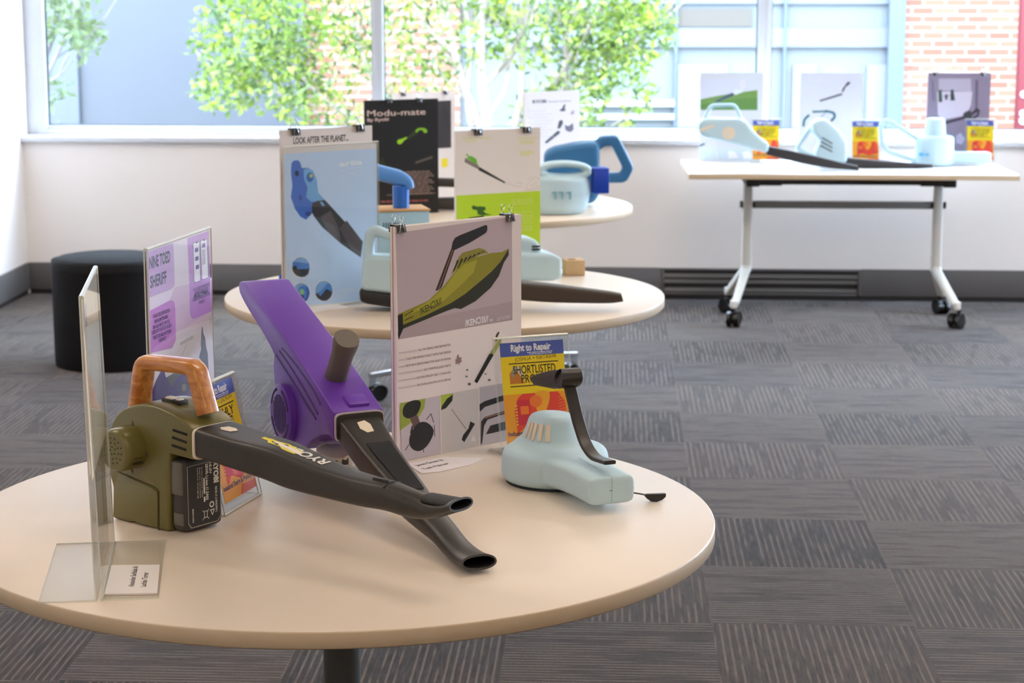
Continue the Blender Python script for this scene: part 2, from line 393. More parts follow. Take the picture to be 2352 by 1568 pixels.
# windows: bands between mullions
glass = clear('window_glass', (.97, .99, 1.0), .9, 1.5, .0)
edges = [(.10, 1.757), (1.812, 3.672), (3.737, 5.597), (5.662, 7.52), (7.585, 9.5)]
for i, (a0, a1) in enumerate(edges):
    l = .001 if i == 0 else edges[i - 1][1] + .0275 + (0 if i > 1 else 0); r = RW - .001 if i == 4 else a1 + .0325
    if i: l = (edges[i - 1][1] + a0) / 2
    r = RW - .001 if i == 4 else (a1 + edges[i + 1][0]) / 2
    wo = bpy.data.objects.new('window_%d' % (i + 1), None); COL.objects.link(wo); wo.location = RO; wo.rotation_euler = (0, 0, R_(RA)); wo['kind'] = 'structure'
    b = bmesh.new(); y0, y1 = .10, .17; zb = .843
    box(b, l, a0, y0, y1, SILL, WT, .003); box(b, a1, r, y0, y1, SILL, WT, .003)
    box(b, a0, a1, y0, y1, SILL, zb - .02, .003); box(b, a0, a1, y0 + .012, y1, zb - .022, zb, .003); box(b, a0, a1, y0, y1, WT - .05, WT, .003)
    ob('window_frame', b, whitegloss, wo)
    b = bmesh.new(); box(b, a0, a0 + .006, y0 + .03, y1 - .02, zb, WT - .05); box(b, a1 - .006, a1, y0 + .03, y1 - .02, zb, WT - .05); box(b, a0, a1, y0 + .03, y1 - .02, zb, zb + .005)
    ob('window_seal', b, mat('seal_black', (30, 42, 48), .6), wo)
    b = bmesh.new(); b.faces.new([b.verts.new(q) for q in ((a0, y0 + .04, zb), (a1, y0 + .04, zb), (a1, y0 + .04, WT - .05), (a0, y0 + .04, WT - .05))])
    ob('window_pane', b, glass, wo)

for i in range(1):     # unseen right-hand window, added for bluish light on the left wall
    y1 = -.6 - i * 2.7; y0 = y1 - 2.7
    wo = bpy.data.objects.new('window_%d' % (i + 6), None); COL.objects.link(wo); wo.location = RO; wo.rotation_euler = (0, 0, R_(RA)); wo['kind'] = 'structure'
    b = bmesh.new(); x0, x1 = RW + .1, RW + .17
    box(b, x0, x1, y0, y0 + .05, .8, 2.45, .003); box(b, x0, x1, y1 - .05, y1, .8, 2.45, .003); box(b, x0, x1, y0 + .05, y1 - .05, .8, .85, .003); box(b, x0, x1, y0 + .05, y1 - .05, 2.4, 2.45, .003)
    ob('window_frame', b, whitegloss, wo)
    b = bmesh.new(); b.faces.new([b.verts.new(q) for q in ((x0 + .04, y0 + .05, .85), (x0 + .04, y1 - .05, .85), (x0 + .04, y1 - .05, 2.4), (x0 + .04, y0 + .05, 2.4))]); ob('window_pane', b, glass, wo)

# ceiling light panels (rows over the room)
panel = mat('light_diffuser', (255, 255, 255), .5, emit=((255, 236, 214), 7.0))
cl0 = None; MR = Matrix.Translation(RO) @ Matrix.Rotation(R_(RA), 4, 'Z')
for iy, yy in enumerate((-2.1, -3.8, -6.4, -9.0, -11.5)):
    for ix, xx in enumerate((0.9, 3.4, 5.9, 8.4)):
        p = MR @ Vector((xx, yy, RH))
        if cl0 is None:
            cl0 = thing('ceiling_light', 'recessed white ceiling light panel', 'ceiling light', p, RA, 'ceiling light panels')
            b = bmesh.new()
            for (q0, q1, q2, q3) in ((-.62, .62, -.17, -.15), (-.62, .62, .15, .17), (-.62, -.6, -.15, .15), (.6, .62, -.15, .15)): box(b, q0, q1, q2, q3, -.012, 0)
            ob('frame', b, whitegloss, cl0)
            b = bmesh.new(); b.faces.new([b.verts.new(q) for q in ((-.6, -.15, -.006), (-.6, .15, -.006), (.6, .15, -.006), (.6, -.15, -.006))]); ob('diffuser', b, panel, cl0)
        else: dup(cl0, p)

# ================================================================== OUTSIDE
b = bmesh.new(); box(b, -30, 30, 10.6, 60, -.4, -.2)
o = ob('ground', b, mat('pale_paving', (120, 118, 114), .8, var=.1)); o['kind'] = 'structure'

def brick(name, c1, c2, mc, w=.23, h=.086):
    m = bpy.data.materials.new(name); m.use_nodes = True; nt = m.node_tree; N = nt.nodes.new; L = nt.links.new; b = nt.nodes['Principled BSDF']
    tc = N('ShaderNodeTexCoord'); sp = N('ShaderNodeSeparateXYZ'); cb = N('ShaderNodeCombineXYZ'); t = N('ShaderNodeTexBrick')
    L(tc.outputs['Object'], sp.inputs[0]); L(sp.outputs[0], cb.inputs[0]); L(sp.outputs[2], cb.inputs[1]); L(cb.outputs[0], t.inputs['Vector'])
    t.inputs['Color1'].default_value = rgb(c1); t.inputs['Color2'].default_value = rgb(c2); t.inputs['Mortar'].default_value = rgb(mc)
    t.inputs['Scale'].default_value = 1; t.inputs['Brick Width'].default_value = w; t.inputs['Row Height'].default_value = h; t.inputs['Mortar Size'].default_value = .009; t.inputs['Mortar Smooth'].default_value = .2; t.inputs['Bias'].default_value = .0
    L(t.outputs['Color'], b.inputs['Base Color']); b.inputs['Roughness'].default_value = .85
    return m
brk = brick('red_brick', (96, 58, 42), (110, 76, 58), (118, 106, 98), .178, .0655)
def X16(px, y=16.0): return (px - 1176) / CAM_F * (y * .992)
bl = thing('office_building', 'building across the court with slate blue wall, glass front and red brick piers', 'building', (0, 16, -.2))
b = bmesh.new(); box(b, -9, X16(690), .25, 2, 0, 5.8); ob('blue_wall', b, mat('slate_blue_cladding', (42, 45, 51), .55, var=.04, vscale=3), bl)
b = bmesh.new(); box(b, X16(60), X16(165), .2, .3, 0, 5.8); ob('grey_panel', b, mat('pale_blue_cladding', (50, 55, 62), .5), bl)
b = bmesh.new(); box(b, X16(682), X16(1052), .42, 2, 0, 5.8); ob('brick_pier', b, brk, bl)
b = bmesh.new(); box(b, X16(2098), X16(2900), .42, 2, 0, 5.8); ob('brick_pier', b, brk, bl)
b = bmesh.new(); x0, x1 = X16(1052), X16(2098); box(b, x0, x1, .5, .6, 0, 5.8)
ob('glazing', b, mat('facade_glass', (90, 95, 96), .25), bl)
b = bmesh.new()
for px in (1300, 1562, 1818): box(b, X16(px - 3), X16(px + 3), .45, .5, 0, 5.8)
box(b, X16(2060), X16(2098), .40, .5, 0, 5.8)
ob('mullions', b, mat('facade_mullion', (70, 80, 92), .5), bl)
def ZZ(py, y=16.4): return CAM_H - y * math.tan(PITCH + math.atan((py - 784) / CAM_F)) + .2
b = bmesh.new(); box(b, x0, X16(2060), .46, .5, ZZ(108), ZZ(64)); box(b, x0, X16(2060), .47, .5, ZZ(8), ZZ(0)); ob('spandrel', b, mat('facade_band', (86, 90, 98), .5), bl)
b = bmesh.new(); box(b, x0, X16(1740), .48, .5, ZZ(62), ZZ(20)); ob('upper_strip', b, mat('facade_upper', (68, 62, 54), .5), bl)
b = bmesh.new(); box(b, X16(1240), X16(1560), .44, .5, ZZ(245), ZZ(230)); box(b, X16(1240), X16(1560), .44, .5, ZZ(275), ZZ(262)); ob('ledge', b, mat('facade_ledge', (124, 127, 129), .6), bl)
b = bmesh.new(); box(b, X16(1567), X16(1684), .46, .5, 0, ZZ(148)); box(b, X16(2015), X16(2060), .46, .5, 0, ZZ(148)); box(b, X16(1840), X16(1895), .46, .5, 0, ZZ(148)); ob('blind', b, mat('facade_blind', (94, 98, 104), .6), bl)
ps = thing('red_post', 'red post with white round signs beside the right brick pier', 'post', (X16(2346, 15.4), 15.4, -.2))
b = bmesh.new(); box(b, -.035, .20, -.04, .04, 0, 4.6, .01); ob('post', b, mat('red_paint', (90, 21, 29), .5), ps)
for z in (ZZ(214, 15.4), ZZ(258, 15.4), ZZ(275, 15.4)):
    b = bmesh.new(); cyl(b, (.012, -.052, z), (.012, -.041, z), .026); ob('disc', b, mat('white_disc', (155, 155, 155), .5), ps)

def tree(name, label, base, branches, blobs, nleaf, cols, bark, lsize=.06, seed=3, twigs=12):
    rd = random.Random(seed); root = thing(name, label, 'tree', base)
    b = bmesh.new(); Bo = Vector(base)
    for path, r0, r1 in branches:
        P = cr([Vector(q) - Bo for q in path], 5); n = len(P); rr = [2 * (r0 + (r1 - r0) * i / (n - 1)) for i in range(n)]
        tube(b, P, rr, rr, 2, 8, side=(0, 1, .1))
    main = [cr([Vector(q) - Bo for q in path], 5) for path, r0, r1 in branches[1:]]
    for k in range(twigs):         # finer side twigs leaving the limbs
        P = main[k % min(5, len(main))]; j = rd.randrange(2, len(P) - 2); p = Vector(P[j]); d = (Vector(P[j + 1]) - p).normalized()
        d = (d + Vector((rd.uniform(-1, 1), rd.uniform(-.6, .6), rd.uniform(-.2, .9)))).normalized(); Ln = rd.uniform(.25, .6)
        q1 = p + d * Ln * .5 + Vector((0, 0, rd.uniform(-.02, .05))); q2 = p + d * Ln + Vector((rd.uniform(-.1, .1), 0, rd.uniform(0, .12)))
        tube(b, cr([p, q1, q2], 3), [.016, .015, .013, .011, .009, .007, .005], [.016, .015, .013, .011, .009, .007, .005], 2, 6, side=(0, 1, .1))
    ob('trunk', b, bark, root)
    b = bmesh.new(); tot = sum(q[2] for q in blobs)
    for c, rad, wt in blobs:
        for _ in range(int(nleaf * wt / tot)):
            while True:
                v = Vector([rd.uniform(-1, 1) for _ in range(3)])
                if .25 < v.length < 1: break
            p = Vector(c) - Bo + Vector((v.x * rad[0], v.y * rad[1], v.z * rad[2]))
            s = lsize * rd.uniform(.6, 1.25); q = Matrix.Rotation(rd.uniform(0, 6.28), 3, 'Z') @ Matrix.Rotation(rd.uniform(-1.2, 1.2), 3, 'X') @ Matrix.Rotation(rd.uniform(0, 6.28), 3, 'Y')
            vs = [b.verts.new(p + q @ Vector(w)) for w in ((0, 0, 0), (s * .5, -s * .2, s * .04), (s * .85, -s * .1, s * .02), (s, 0, 0), (s * .85, s * .1, s * .02), (s * .5, s * .2, s * .04))]
            k = rd.randrange(len(cols))
            f1 = b.faces.new(vs[:4]); f2 = b.faces.new([vs[0]] + vs[3:]); f1.material_index = f2.material_index = k
    o = ob('foliage', b, cols, root); return root
def leafm(name, c, tr=.5):
    m = mat(name, c, .4); nt = m.node_tree; b = nt.nodes['Principled BSDF']; t = nt.nodes.new('ShaderNodeBsdfTranslucent'); t.inputs[0].default_value = rgb((min(255, c[0] * 1.15), min(255, c[1] * 1.15), c[2] * .7))
    x = nt.nodes.new('ShaderNodeMixShader'); x.inputs[0].default_value = tr; nt.links.new(b.outputs[0], x.inputs[1]); nt.links.new(t.outputs[0], x.inputs[2]); nt.links.new(x.outputs[0], nt.nodes['Material Output'].inputs[0]); return m
leaves = [leafm('leaf_a', (84, 108, 46)), leafm('leaf_b', (108, 128, 58)), leafm('leaf_c', (62, 86, 46)), leafm('leaf_d', (138, 150, 74))]
bark = mat('pale_bark', (138, 128, 116), .8, var=.12, vscale=12)
def T(px, py, y): d = ray(px, py); q = CP + d * (y / d.y); return (q.x, q.y, q.z)
def blob(px, py, y, rx, rz, wt, ry=.35): return (T(px, py, y), (rx * y / CAM_F, ry, rz * y / CAM_F), wt)
ty = 13.3
blobs = [blob(560, 90, ty, 130, 120, 3), blob(520, 200, ty, 90, 60, 1.2), blob(640, 180, ty, 110, 90, 2), blob(680, 40, ty, 140, 90, 2.2), blob(560, -80, ty, 160, 110, 2.5),
         blob(720, 250, ty, 90, 70, .9), blob(760, 130, ty, 100, 110, 1.2), blob(900, 60, ty, 120, 120, 1.6), blob(960, 200, ty, 100, 90, 1.1), blob(1080, 60, ty, 110, 110, 1.4), blob(850, -90, ty, 200, 100, 3), blob(1150, -90, ty, 200, 100, 3),
         blob(1230, 60, ty, 110, 110, 1.7), blob(1370, 60, ty, 120, 90, 2.6), blob(1460, 70, ty, 100, 80, 2.4), blob(1400, 160, ty, 90, 60, 1.3), blob(1330, 210, ty, 80, 60, 1.0), blob(1250, 250, ty, 70, 60, .7), blob(1450, -70, ty, 140, 90, 2.4), blob(1480, 225, ty, 30, 40, .22), blob(1440, 270, ty, 25, 25, .12), blob(900, 270, ty, 120, 50, .7), blob(1345, 290, ty, 60, 40, .4)]
t0 = T(1130, 330, ty); base = (t0[0], ty, -.2)
br = [([base, T(1140, 500, ty), T(1120, 300, ty), T(1105, 140, ty), T(1110, 0, ty), T(1130, -200, ty)], .05, .025),
      ([T(1150, 420, ty), T(1235, 250, ty), T(1330, 100, ty), T(1390, 0, ty), T(1440, -100, ty)], .032, .014),
      ([T(1105, 300, ty), T(1060, 180, ty), T(1030, 60, ty), T(1000, -80, ty)], .03, .014),
      ([T(1110, 200, ty), T(1180, 120, ty), T(1210, 30, ty), T(1230, -90, ty)], .02, .01),
      ([T(1100, 350, ty), T(1190, 320, ty), T(1300, 210, ty), T(1420, 130, ty), T(1520, 50, ty)], .018, .006),
      ([T(1090, 340, ty), T(900, 240, ty), T(830, 120, ty), T(800, 0, ty)], .02, .008),
      ([T(1040, 120, ty), T(980, 60, ty), T(930, -40, ty)], .014, .008),
      ([T(1120, 270, ty), T(1165, 190, ty), T(1160, 60, ty), T(1170, -60, ty)], .02, .01),
      ([T(1150, 420, ty), T(1290, 330, ty), T(1420, 280, ty), T(1495, 200, ty)], .012, .004),
      ([T(1120, 420, ty), T(1075, 250, ty), T(1080, 120, ty), T(1060, -40, ty)], .022, .012),
      ([T(1150, 400, ty), T(1195, 240, ty), T(1200, 120, ty), T(1235, 0, ty), T(1250, -90, ty)], .024, .012),
      ([T(1160, 420, ty), T(1280, 240, ty), T(1300, 130, ty), T(1300, 0, ty), T(1320, -90, ty)], .018, .01),
      ([T(1110, 400, ty), T(960, 330, ty), T(760, 240, ty), T(640, 110, ty), T(560, 30, ty)], .024, .008),
      ([T(700, 260, ty), T(620, 200, ty), T(530, 160, ty), T(450, 120, ty)], .01, .004)]
tree('leafy_tree', 'spreading green leafy tree with pale trunks close outside the window', base, br, blobs, 9500, leaves, bark, .066, twigs=60)
ty2 = 12.4
pale = [leafm('leaf_pale', (82, 95, 64), .4), leafm('leaf_pale_b', (70, 87, 55), .4)]
b2 = T(60, 400, ty2); base2 = (b2[0], ty2, -.2)
blobs2 = [blob(165, 40, ty2, 60, 70, 1.2), blob(195, 90, ty2, 35, 40, .6), blob(110, 30, ty2, 60, 60, .8), blob(120, 210, ty2, 40, 30, .35), blob(100, -80, ty2, 140, 90, 2)]
br2 = [([base2, T(60, 300, ty2), T(110, 170, ty2), T(160, 60, ty2), T(190, -40, ty2)], .02, .008), ([base2, T(40, 280, ty2), T(100, 150, ty2), T(120, 40, ty2), T(130, -60, ty2)], .02, .008),
       ([base2, T(70, 260, ty2), T(150, 160, ty2), T(205, 80, ty2)], .014, .005), ([base2, T(30, 200, ty2), T(80, 60, ty2), T(90, -60, ty2)], .02, .01)]
tree('slender_tree', 'pale slender tree by the far left end of the window', base2, br2, blobs2, 900, pale, mat('white_bark', (97, 93, 91), .8), .07, 5)
# ================================================================== TABLES AND STOOL
TH = .72
lam = mat('table_laminate', (223, 208, 190), .34, spec=.35, var=.012, vscale=4)
edgeb = mat('table_edge_band', (206, 184, 154), .5)
steel = mat('grey_steel', (92, 94, 92), .35, .6); chrome = mat('chrome', (205, 208, 210), .12, 1)
blackp = mat('black_plastic', (26, 25, 25), .4); whitem = mat('white_metal', (228, 228, 222), .35)
def castor(parent, x, y, top=.075, r=.033, ang=0):
    b = bmesh.new(); M = Matrix.Translation((x, y, 0)) @ Matrix.Rotation(ang, 4, 'Z')
    for s in (-1, 1): cyl(b, (0, s * .008, r), (0, s * .027, r), r, seg=24, b=.005, M=M)
    cyl(b, (0, -.008, r), (0, .008, r), r * .5, seg=14, M=M)
    cyl(b, (.018, 0, r + .012), (.018, 0, top + .012), .009, seg=12, M=M)
    box(b, -.012, .028, -.008, .008, r, r + .036, .004, M=M)
    return ob('castor', b, mat('castor_black', (16, 16, 17), .22), parent)
def round_table(x, y, rot, label, colm):
    t = thing('round_table', label, 'table', (x, y, 0), rot, 'round cream topped tables')
    b = bmesh.new(); R = .6
    pr = [(R - .0025, TH), (R - .0006, TH - .0008), (R, TH - .003), (R, TH - .023), (R - .002, TH - .025)]; n = 128
    rs = [[b.verts.new((q * math.cos(2 * math.pi * i / n), q * math.sin(2 * math.pi * i / n), z)) for i in range(n)] for q, z in pr]
    top = b.faces.new(rs[0]); bot = b.faces.new(rs[-1][::-1])
    for j, (a, c) in enumerate(zip(rs, rs[1:])):
        for i in range(n):
            f = b.faces.new((a[i], c[i], c[(i + 1) % n], a[(i + 1) % n])); f.material_index = 0 if j < 1 else 1
    bmesh.ops.recalc_face_normals(b, faces=b.faces); ob('tabletop', b, [lam, edgeb], t, 60)
    b = bmesh.new(); cyl(b, (0, 0, .10), (0, 0, TH - .031), .030, seg=40); ob('column', b, colm, t)
    b = bmesh.new(); box(b, -.17, .17, -.17, .17, TH - .031, TH - .025, .002); ob('mounting_plate', b, blackp, t)
    b = bmesh.new(); cyl(b, (0, 0, .085), (0, 0, .135), .05, .045, 32, .006); ob('hub', b, colm, t)
    for k in range(4):
        a = R_(k * 90 + 22); c, s = math.cos(a), math.sin(a); M = Matrix.Rotation(a, 4, 'Z')
        b = bmesh.new(); tube(b, [(.03, 0, .118), (.2, 0, .112), (.458, 0, .098)], [.036, .032, .028], [.03, .026, .018], 4, 14, M=M)
        cyl(b, (.448, 0, .06), (.448, 0, .098), .013, seg=16, M=M)
        f = ob('foot', b, chrome, t); castor(f, .43 * c, .43 * s, .07, .032, a)
    return t
round_table(-.276, 3.147, 0, 'round cream table in front, holding the olive and purple blowers', steel)
round_table(-.183, 5.4815, 30, 'middle round cream table, holding the blue poster and foam blower with black base', steel)
round_table(-.14, 7.72, 8, 'farthest round cream table, holding the black poster and dark blue foam blower', steel)

# flip-top table by the window
ft = thing('folding_table', 'long rectangular white flip-top table on castors under the right window', 'table', (1.535, 9.355, 0), -2.0)
b = bmesh.new(); box(b, -.735, .735, -.36, .36, TH - .025, TH, .0015); 
for f in b.faces: f.material_index = 0 if abs(f.normal.z) > .5 else 1
ob('tabletop', b, [mat('table_white', (238, 236, 232), .3), edgeb], ft)
colg = mat('column_white', (216, 212, 204), .4)
for s in (-1, 1):
    cx = s * .44
    b = bmesh.new(); tube(b, [(cx, 0, .235), (cx, 0, .45), (cx, 0, .655)], [.052, .05, .044], [.046, .045, .042], 5, 20, side=(0, 1, 0)); ob('column', b, colg, ft)
    for q in (-1, 1):
        b = bmesh.new(); tube(b, arcpath([(cx, q * .004, .262), (cx + s * .004, q * .02, .236), (cx + s * .064, q * .196, .105)], .006), [.046] * 2 + [.044] * 3 + [.040] * 2 + [.034], .036, 4, 14, side=(1, 0, 0)); box(b, cx + s * .07 - .014, cx + s * .07 + .014, q * .205 - .014, q * .205 + .014, .088, .125, .004)
        f = ob('foot', b, whitem, ft); castor(f, cx + s * .07, q * .205, .078, .037, R_(80 * s + 30 * q))
    b = bmesh.new(); box(b, cx - .03, cx + .03, -.29, .20, .655, TH - .0255, .006); box(b, min(cx - s * .13, cx), max(cx - s * .13, cx), -.285, -.24, .660, TH - .0255, .004); ob('tilt_bracket', b, blackp, ft)
    b = bmesh.new(); cyl(b, (cx - .035, 0, .545), (cx + .035, 0, .545), .016, seg=16, b=.002); ob('knob', b, blackp, ft)
b = bmesh.new(); box(b, -.43, .43, -.012, .012, .528, .562, .004); ob('cross_beam', b, mat('beam_grey', (120, 118, 116), .4), ft)
b = bmesh.new(); box(b, -.44, .44, -.272, -.252, .664, .686, .002); ob('tilt_bar', b, blackp, ft)

# black drum stool
so = on(270, 858, 0)
stool = thing('drum_stool', 'black upholstered drum stool standing on the carpet behind the lilac sign', 'stool', (-1.66, 8.27, 0))
fab = mat('black_fabric', (11, 11, 13), .85, spec=.25, bump=.4, bscale=600)
b = bmesh.new(); n = 64; pr = [(0, .0), (.222, .0), (.236, .015), (.238, .40), (.232, .43), (.21, .446), (0, .45)]
rs = [[b.verts.new((max(q, .001) * math.cos(2 * math.pi * i / n), max(q, .001) * math.sin(2 * math.pi * i / n), z)) for i in range(n)] for q, z in cr(pr[1:-1], 3)]
for a, c in zip(rs, rs[1:]):
    for i in range(n): b.faces.new((a[i], a[(i + 1) % n], c[(i + 1) % n], c[i]))
b.faces.new(rs[0][::-1]); b.faces.new(rs[-1]); ob('drum', b, fab, stool, 60)
b = bmesh.new(); tube(b, [(.2385 * math.cos(i / 32 * math.pi * 2), .2385 * math.sin(i / 32 * math.pi * 2), .405) for i in range(33)], .004, side=(0, 0, 1), n=6); ob('piping', b, fab, stool)

# ================================================================== HOLDERS, BOARDS, CLIPS
acry = clear('acrylic', (.994, .996, .994), .75, 1.49, .01)
acedge = mat('acrylic_edge', (222, 226, 218), .08, spec=.8)
def slab(bm, x0, x1, y0, y1, z0, z1, M=None):
    """clear sheet: large faces 0, cut edges 1"""
    t = bmesh.new(); bmesh.ops.create_cube(t, size=1); d = (abs(x1 - x0), abs(y1 - y0), abs(z1 - z0)); ax = d.index(min(d))
    for f in t.faces: f.material_index = 0 if abs(f.normal[ax]) > .5 else 1
    t.transform(Matrix.Translation(((x0 + x1) / 2, (y0 + y1) / 2, (z0 + z1) / 2)) @ Matrix.Diagonal((*d, 1))); merge(bm, t, M)
def holder(name, label, x, y, ang, w, h, foot=.08, double=False, z=TH, group=None, gap=.004, cat='sign holder', lean=0, gt=None, back=False):
    """bent clear acrylic sign holder: two sheets joined along the top, one or two feet"""
    t = thing(name, label, cat, (x, y, z), ang, group); k = .002; gt = gap if gt is None else gt; pin = (gap - gt) / 2 / h
    b = bmesh.new(); slab(b, 0, w, -gap / 2 - k, -gap / 2, .002, h); slab(b, 0, w, *((-gap / 2, foot) if back else (-gap / 2 - foot, -gap / 2)), 0.0003, k)
    tube(b, [(0, -gap / 2 - .0005, .0025), (w, -gap / 2 - .0005, .0025)], .004, .004, n=8, mi=1, side=(0, 0, 1))
    for v_ in b.verts: v_.co.y += max(0, v_.co.z - .003) * (lean + pin)
    ob('front_sheet', b, [acry, acedge], t)
    b = bmesh.new(); slab(b, 0, w, gap / 2, gap / 2 + k, .002, h)
    if double: slab(b, 0, w, gap / 2, gap / 2 + foot, .0003, k)
    tube(b, [(0, gap / 2 - gt / 2 + pin * .003, h), (w, gap / 2 - gt / 2 + pin * .003, h)], gt + 2 * k, .004, n=10, mi=1, side=(0, 1, 0))
    for v_ in b.verts: v_.co.y += max(0, v_.co.z - .003) * (lean - pin)
    ob('rear_sheet', b, [acry, acedge], t); return t
foamw = mat('foamboard_white', (226, 218, 212), .5); kraft = mat('board_core_tan', (190, 160, 124), .7)
def board(name, label, x, y, ang, art, w=.297, h=.42, t=.005, z=TH, cat='poster', layers=None, group=None, lean=0):
    o = thing(name, label, cat, (x, y, z + .0005), ang, group); o.rotation_euler = (R_(-lean), 0, R_(ang))
    b = bmesh.new(); box(b, 0, w, 0, t, 0, h); ob('board', b, foamw, o)
    if layers:
        y0 = t
        for (dt, m, dx) in layers:
            b = bmesh.new(); box(b, dx, w - dx, y0 + .0002, y0 + dt, 0, h - dx); ob('backing', b, m, o); y0 += dt
    if art: art.build('print', o)
    return o
clip0 = None
def clip(x, y, z, ang, label, s=1.0, ys=1.0):
    """black binder clip gripping a board's top edge, wire handles up"""
    global clip0
    if clip0 is None:
        clip0 = thing('binder_clip', label, 'binder clip', (x, y, z), ang, 'black binder clips on the boards')
        b = bmesh.new(); prism(b, [(-.0088, -.011), (-.0058, .0030), (.0058, .0030), (.0088, -.011), (.0080, -.011), (.0052, .0022), (-.0052, .0022), (-.0080, -.011)], -.0105, .0105, M=Matrix.Rotation(R_(90), 4, 'Z')); ob('body', b, mat('clip_black', (18, 18, 20), .3), clip0)
        for q in (-1, 1):
            b = bmesh.new(); P = [(-.006, q * .0085, -.010), (-.0045, q * .009, -.002), (-.0018, q * .0075, .008), (-.005, q * .007, .016), (-.0035, q * .0068, .0195), (0, q * .0066, .0205), (.0035, q * .0068, .0195), (.005, q * .007, .016), (.0018, q * .0075, .008), (.0045, q * .009, -.002), (.006, q * .0085, -.010)]
            tube(b, cr(P, 3), .0013, .0009, n=6, side=(.2, 1, 0)); ob('wire_handle', b, chrome, clip0)
        c = clip0
    else: c = dup(clip0, (x, y, z), ang, label)
    c.scale = (s, s * ys, s); return c
def on_top(bd, u, h, label, s=1.0, t=.005, dy=0, ys=1.0):
    a = bd.rotation_euler.z; p = bd.location + Vector((u * math.cos(a) - (t / 2 + dy) * math.sin(a), u * math.sin(a) + (t / 2 + dy) * math.cos(a), h)); return clip(p.x, p.y, p.z, math.degrees(a), label, s, ys)

WHITE, INK, PALE = (232, 228, 228), (34, 32, 34), (206, 198, 198)
# ---- IKENOBI poster
fr = Fr(-.204, 3.50, TH, 42)
A = Art(fr); A.view = (880, 460, 2.412)
A.rect2 = None
A.view = None; A.rect(0, 0, .297, .42, (226, 214, 210)); A.view = (880, 460, 2.412)
A.poly([(68, 182), (712, 92), (716, 664), (84, 772)], (184, 166, 170))
A.poly([(84, 772), (716, 664), (715, 560), (80, 690)], (172, 154, 156))
A.poly([(378, 265), (398, 268), (326, 478), (312, 496), (288, 503)], (52, 40, 34)); A.line((388, 268), (306, 498), .0016, (150, 112, 88))
A.poly([(378, 262), (384, 232), (398, 208), (425, 194), (565, 138), (576, 141), (577, 160), (572, 178), (556, 190), (480, 236), (400, 275), (384, 276)], (34, 33, 34))
A.poly([(375, 412), (418, 315), (440, 291), (530, 265), (562, 273), (582, 293), (540, 302), (440, 352)], (136, 130, 46))
for i in range(7): x = 384 + i * 24; A.poly([(x, 400 - i * 17), (x + 10, 390 - i * 17), (x + 34, 335 - i * 8), (x + 25, 330 - i * 8)], (28, 28, 20))
A.poly([(80, 632), (250, 556), (340, 470), (400, 392), (440, 348), (505, 318), (600, 292), (655, 288), (694, 268), (694, 305), (668, 345), (640, 420), (595, 485), (510, 560), (430, 603), (395, 598), (355, 612), (110, 712), (84, 772)], (138, 132, 32))
A.poly([(252, 560), (345, 478), (400, 402), (445, 358), (520, 330), (500, 400), (430, 470), (330, 560), (120, 640)], (162, 156, 44))
A.poly([(694, 270), (694, 305), (668, 345), (640, 420), (595, 485), (510, 560), (430, 603), (395, 598), (374, 570), (452, 520), (530, 455), (600, 395), (650, 340)], (44, 44, 30), )
A.poly([(374, 570), (395, 598), (355, 612), (110, 712), (84, 772), (80, 735), (110, 690), (230, 640)], (44, 46, 26))
A.poly([(80, 640), (107, 627), (110, 712), (84, 772)], (24, 24, 22))
for i in range(3): A.line((116, 640 + i * 27), (166, 612 + i * 31), .0016, (40, 42, 20))
A.text('/KENƆ3//', (205, 636), (326, 572), .0125, (66, 70, 22), .02)
A.text('/KENƆ3I//', (452, 700), (582, 672), .0118, (232, 228, 230), .03); A.text('ONE', (586, 673), (606, 669), .0045, (226, 220, 222), .03); A.text('LEAF BLOWER', (628, 668), (702, 655), .0065, (208, 198, 200), .02)
for i, (s, x0, y0, y1) in enumerate([('ALL MATERIALS ARE SEPARATED', 193, 836, 806), ('TOOL FOR REPAIR IS BUILT INTO THE DESIGN', 121, 887, 845), ('MOTOR IS REMOVABLE FOR EASE OF REPAIR', 124, 924, 882), ('NO OVERMOULDED PARTS', 224, 945, 920), ('FUTURE-PROOF USB C CHARGED', 185, 990, 958), ('ENCOURAGING INTUITIVE REPAIR', 186, 1030, 997)]):
    A.text(s, (x0, y0), (373, y1), .0042, (96, 88, 88), .0)
    xe = x0 - 6; A.line((84, y0 - 6 + (x0 - 84) * .165), (xe, y0 - 5), .0022, (200, 186, 192))
A.poly([(415, 852), (420, 872), (433, 868), (430, 885), (436, 892), (422, 902), (418, 915), (412, 903), (400, 910), (403, 895), (397, 882), (408, 884), (407, 862)], (150, 124, 130))
for x, y, r in ((464, 940, 7), (460, 976, 7), (475, 1018, 10), (565, 962, 6), (586, 995, 8)): A.ell(x, y, r, r * .8, (112, 104, 106), 7)
A.poly([(503, 1003), (585, 853), (604, 845), (608, 860), (518, 1014)], (30, 30, 30)); A.poly([(592, 845), (640, 770), (655, 768), (652, 785), (610, 858)], (150, 160, 60)); A.poly([(618, 778), (624, 745), (638, 727), (642, 733), (630, 755), (628, 780)], (30, 30, 30))
A.poly([(92, 1124), (309, 1084), (318, 1404), (130, 1440), (100, 1446)], (190, 180, 186)); A.poly([(92, 1124), (232, 1098), (226, 1150), (196, 1200), (92, 1275)], (146, 160, 60))
A.poly([(105, 1170), (120, 1130), (165, 1108), (200, 1112), (205, 1140), (185, 1185), (150, 1208), (115, 1200)], (30, 32, 28), smooth=3); A.poly([(146, 1206), (186, 1188), (205, 1238), (165, 1262)], (98, 74, 68))
A.poly([(150, 1290), (190, 1236), (238, 1230), (278, 1275), (252, 1345), (210, 1385), (170, 1385), (142, 1350)], (30, 30, 32), smooth=3); A.line((150, 1290), (160, 1250), .004, (48, 44, 44))
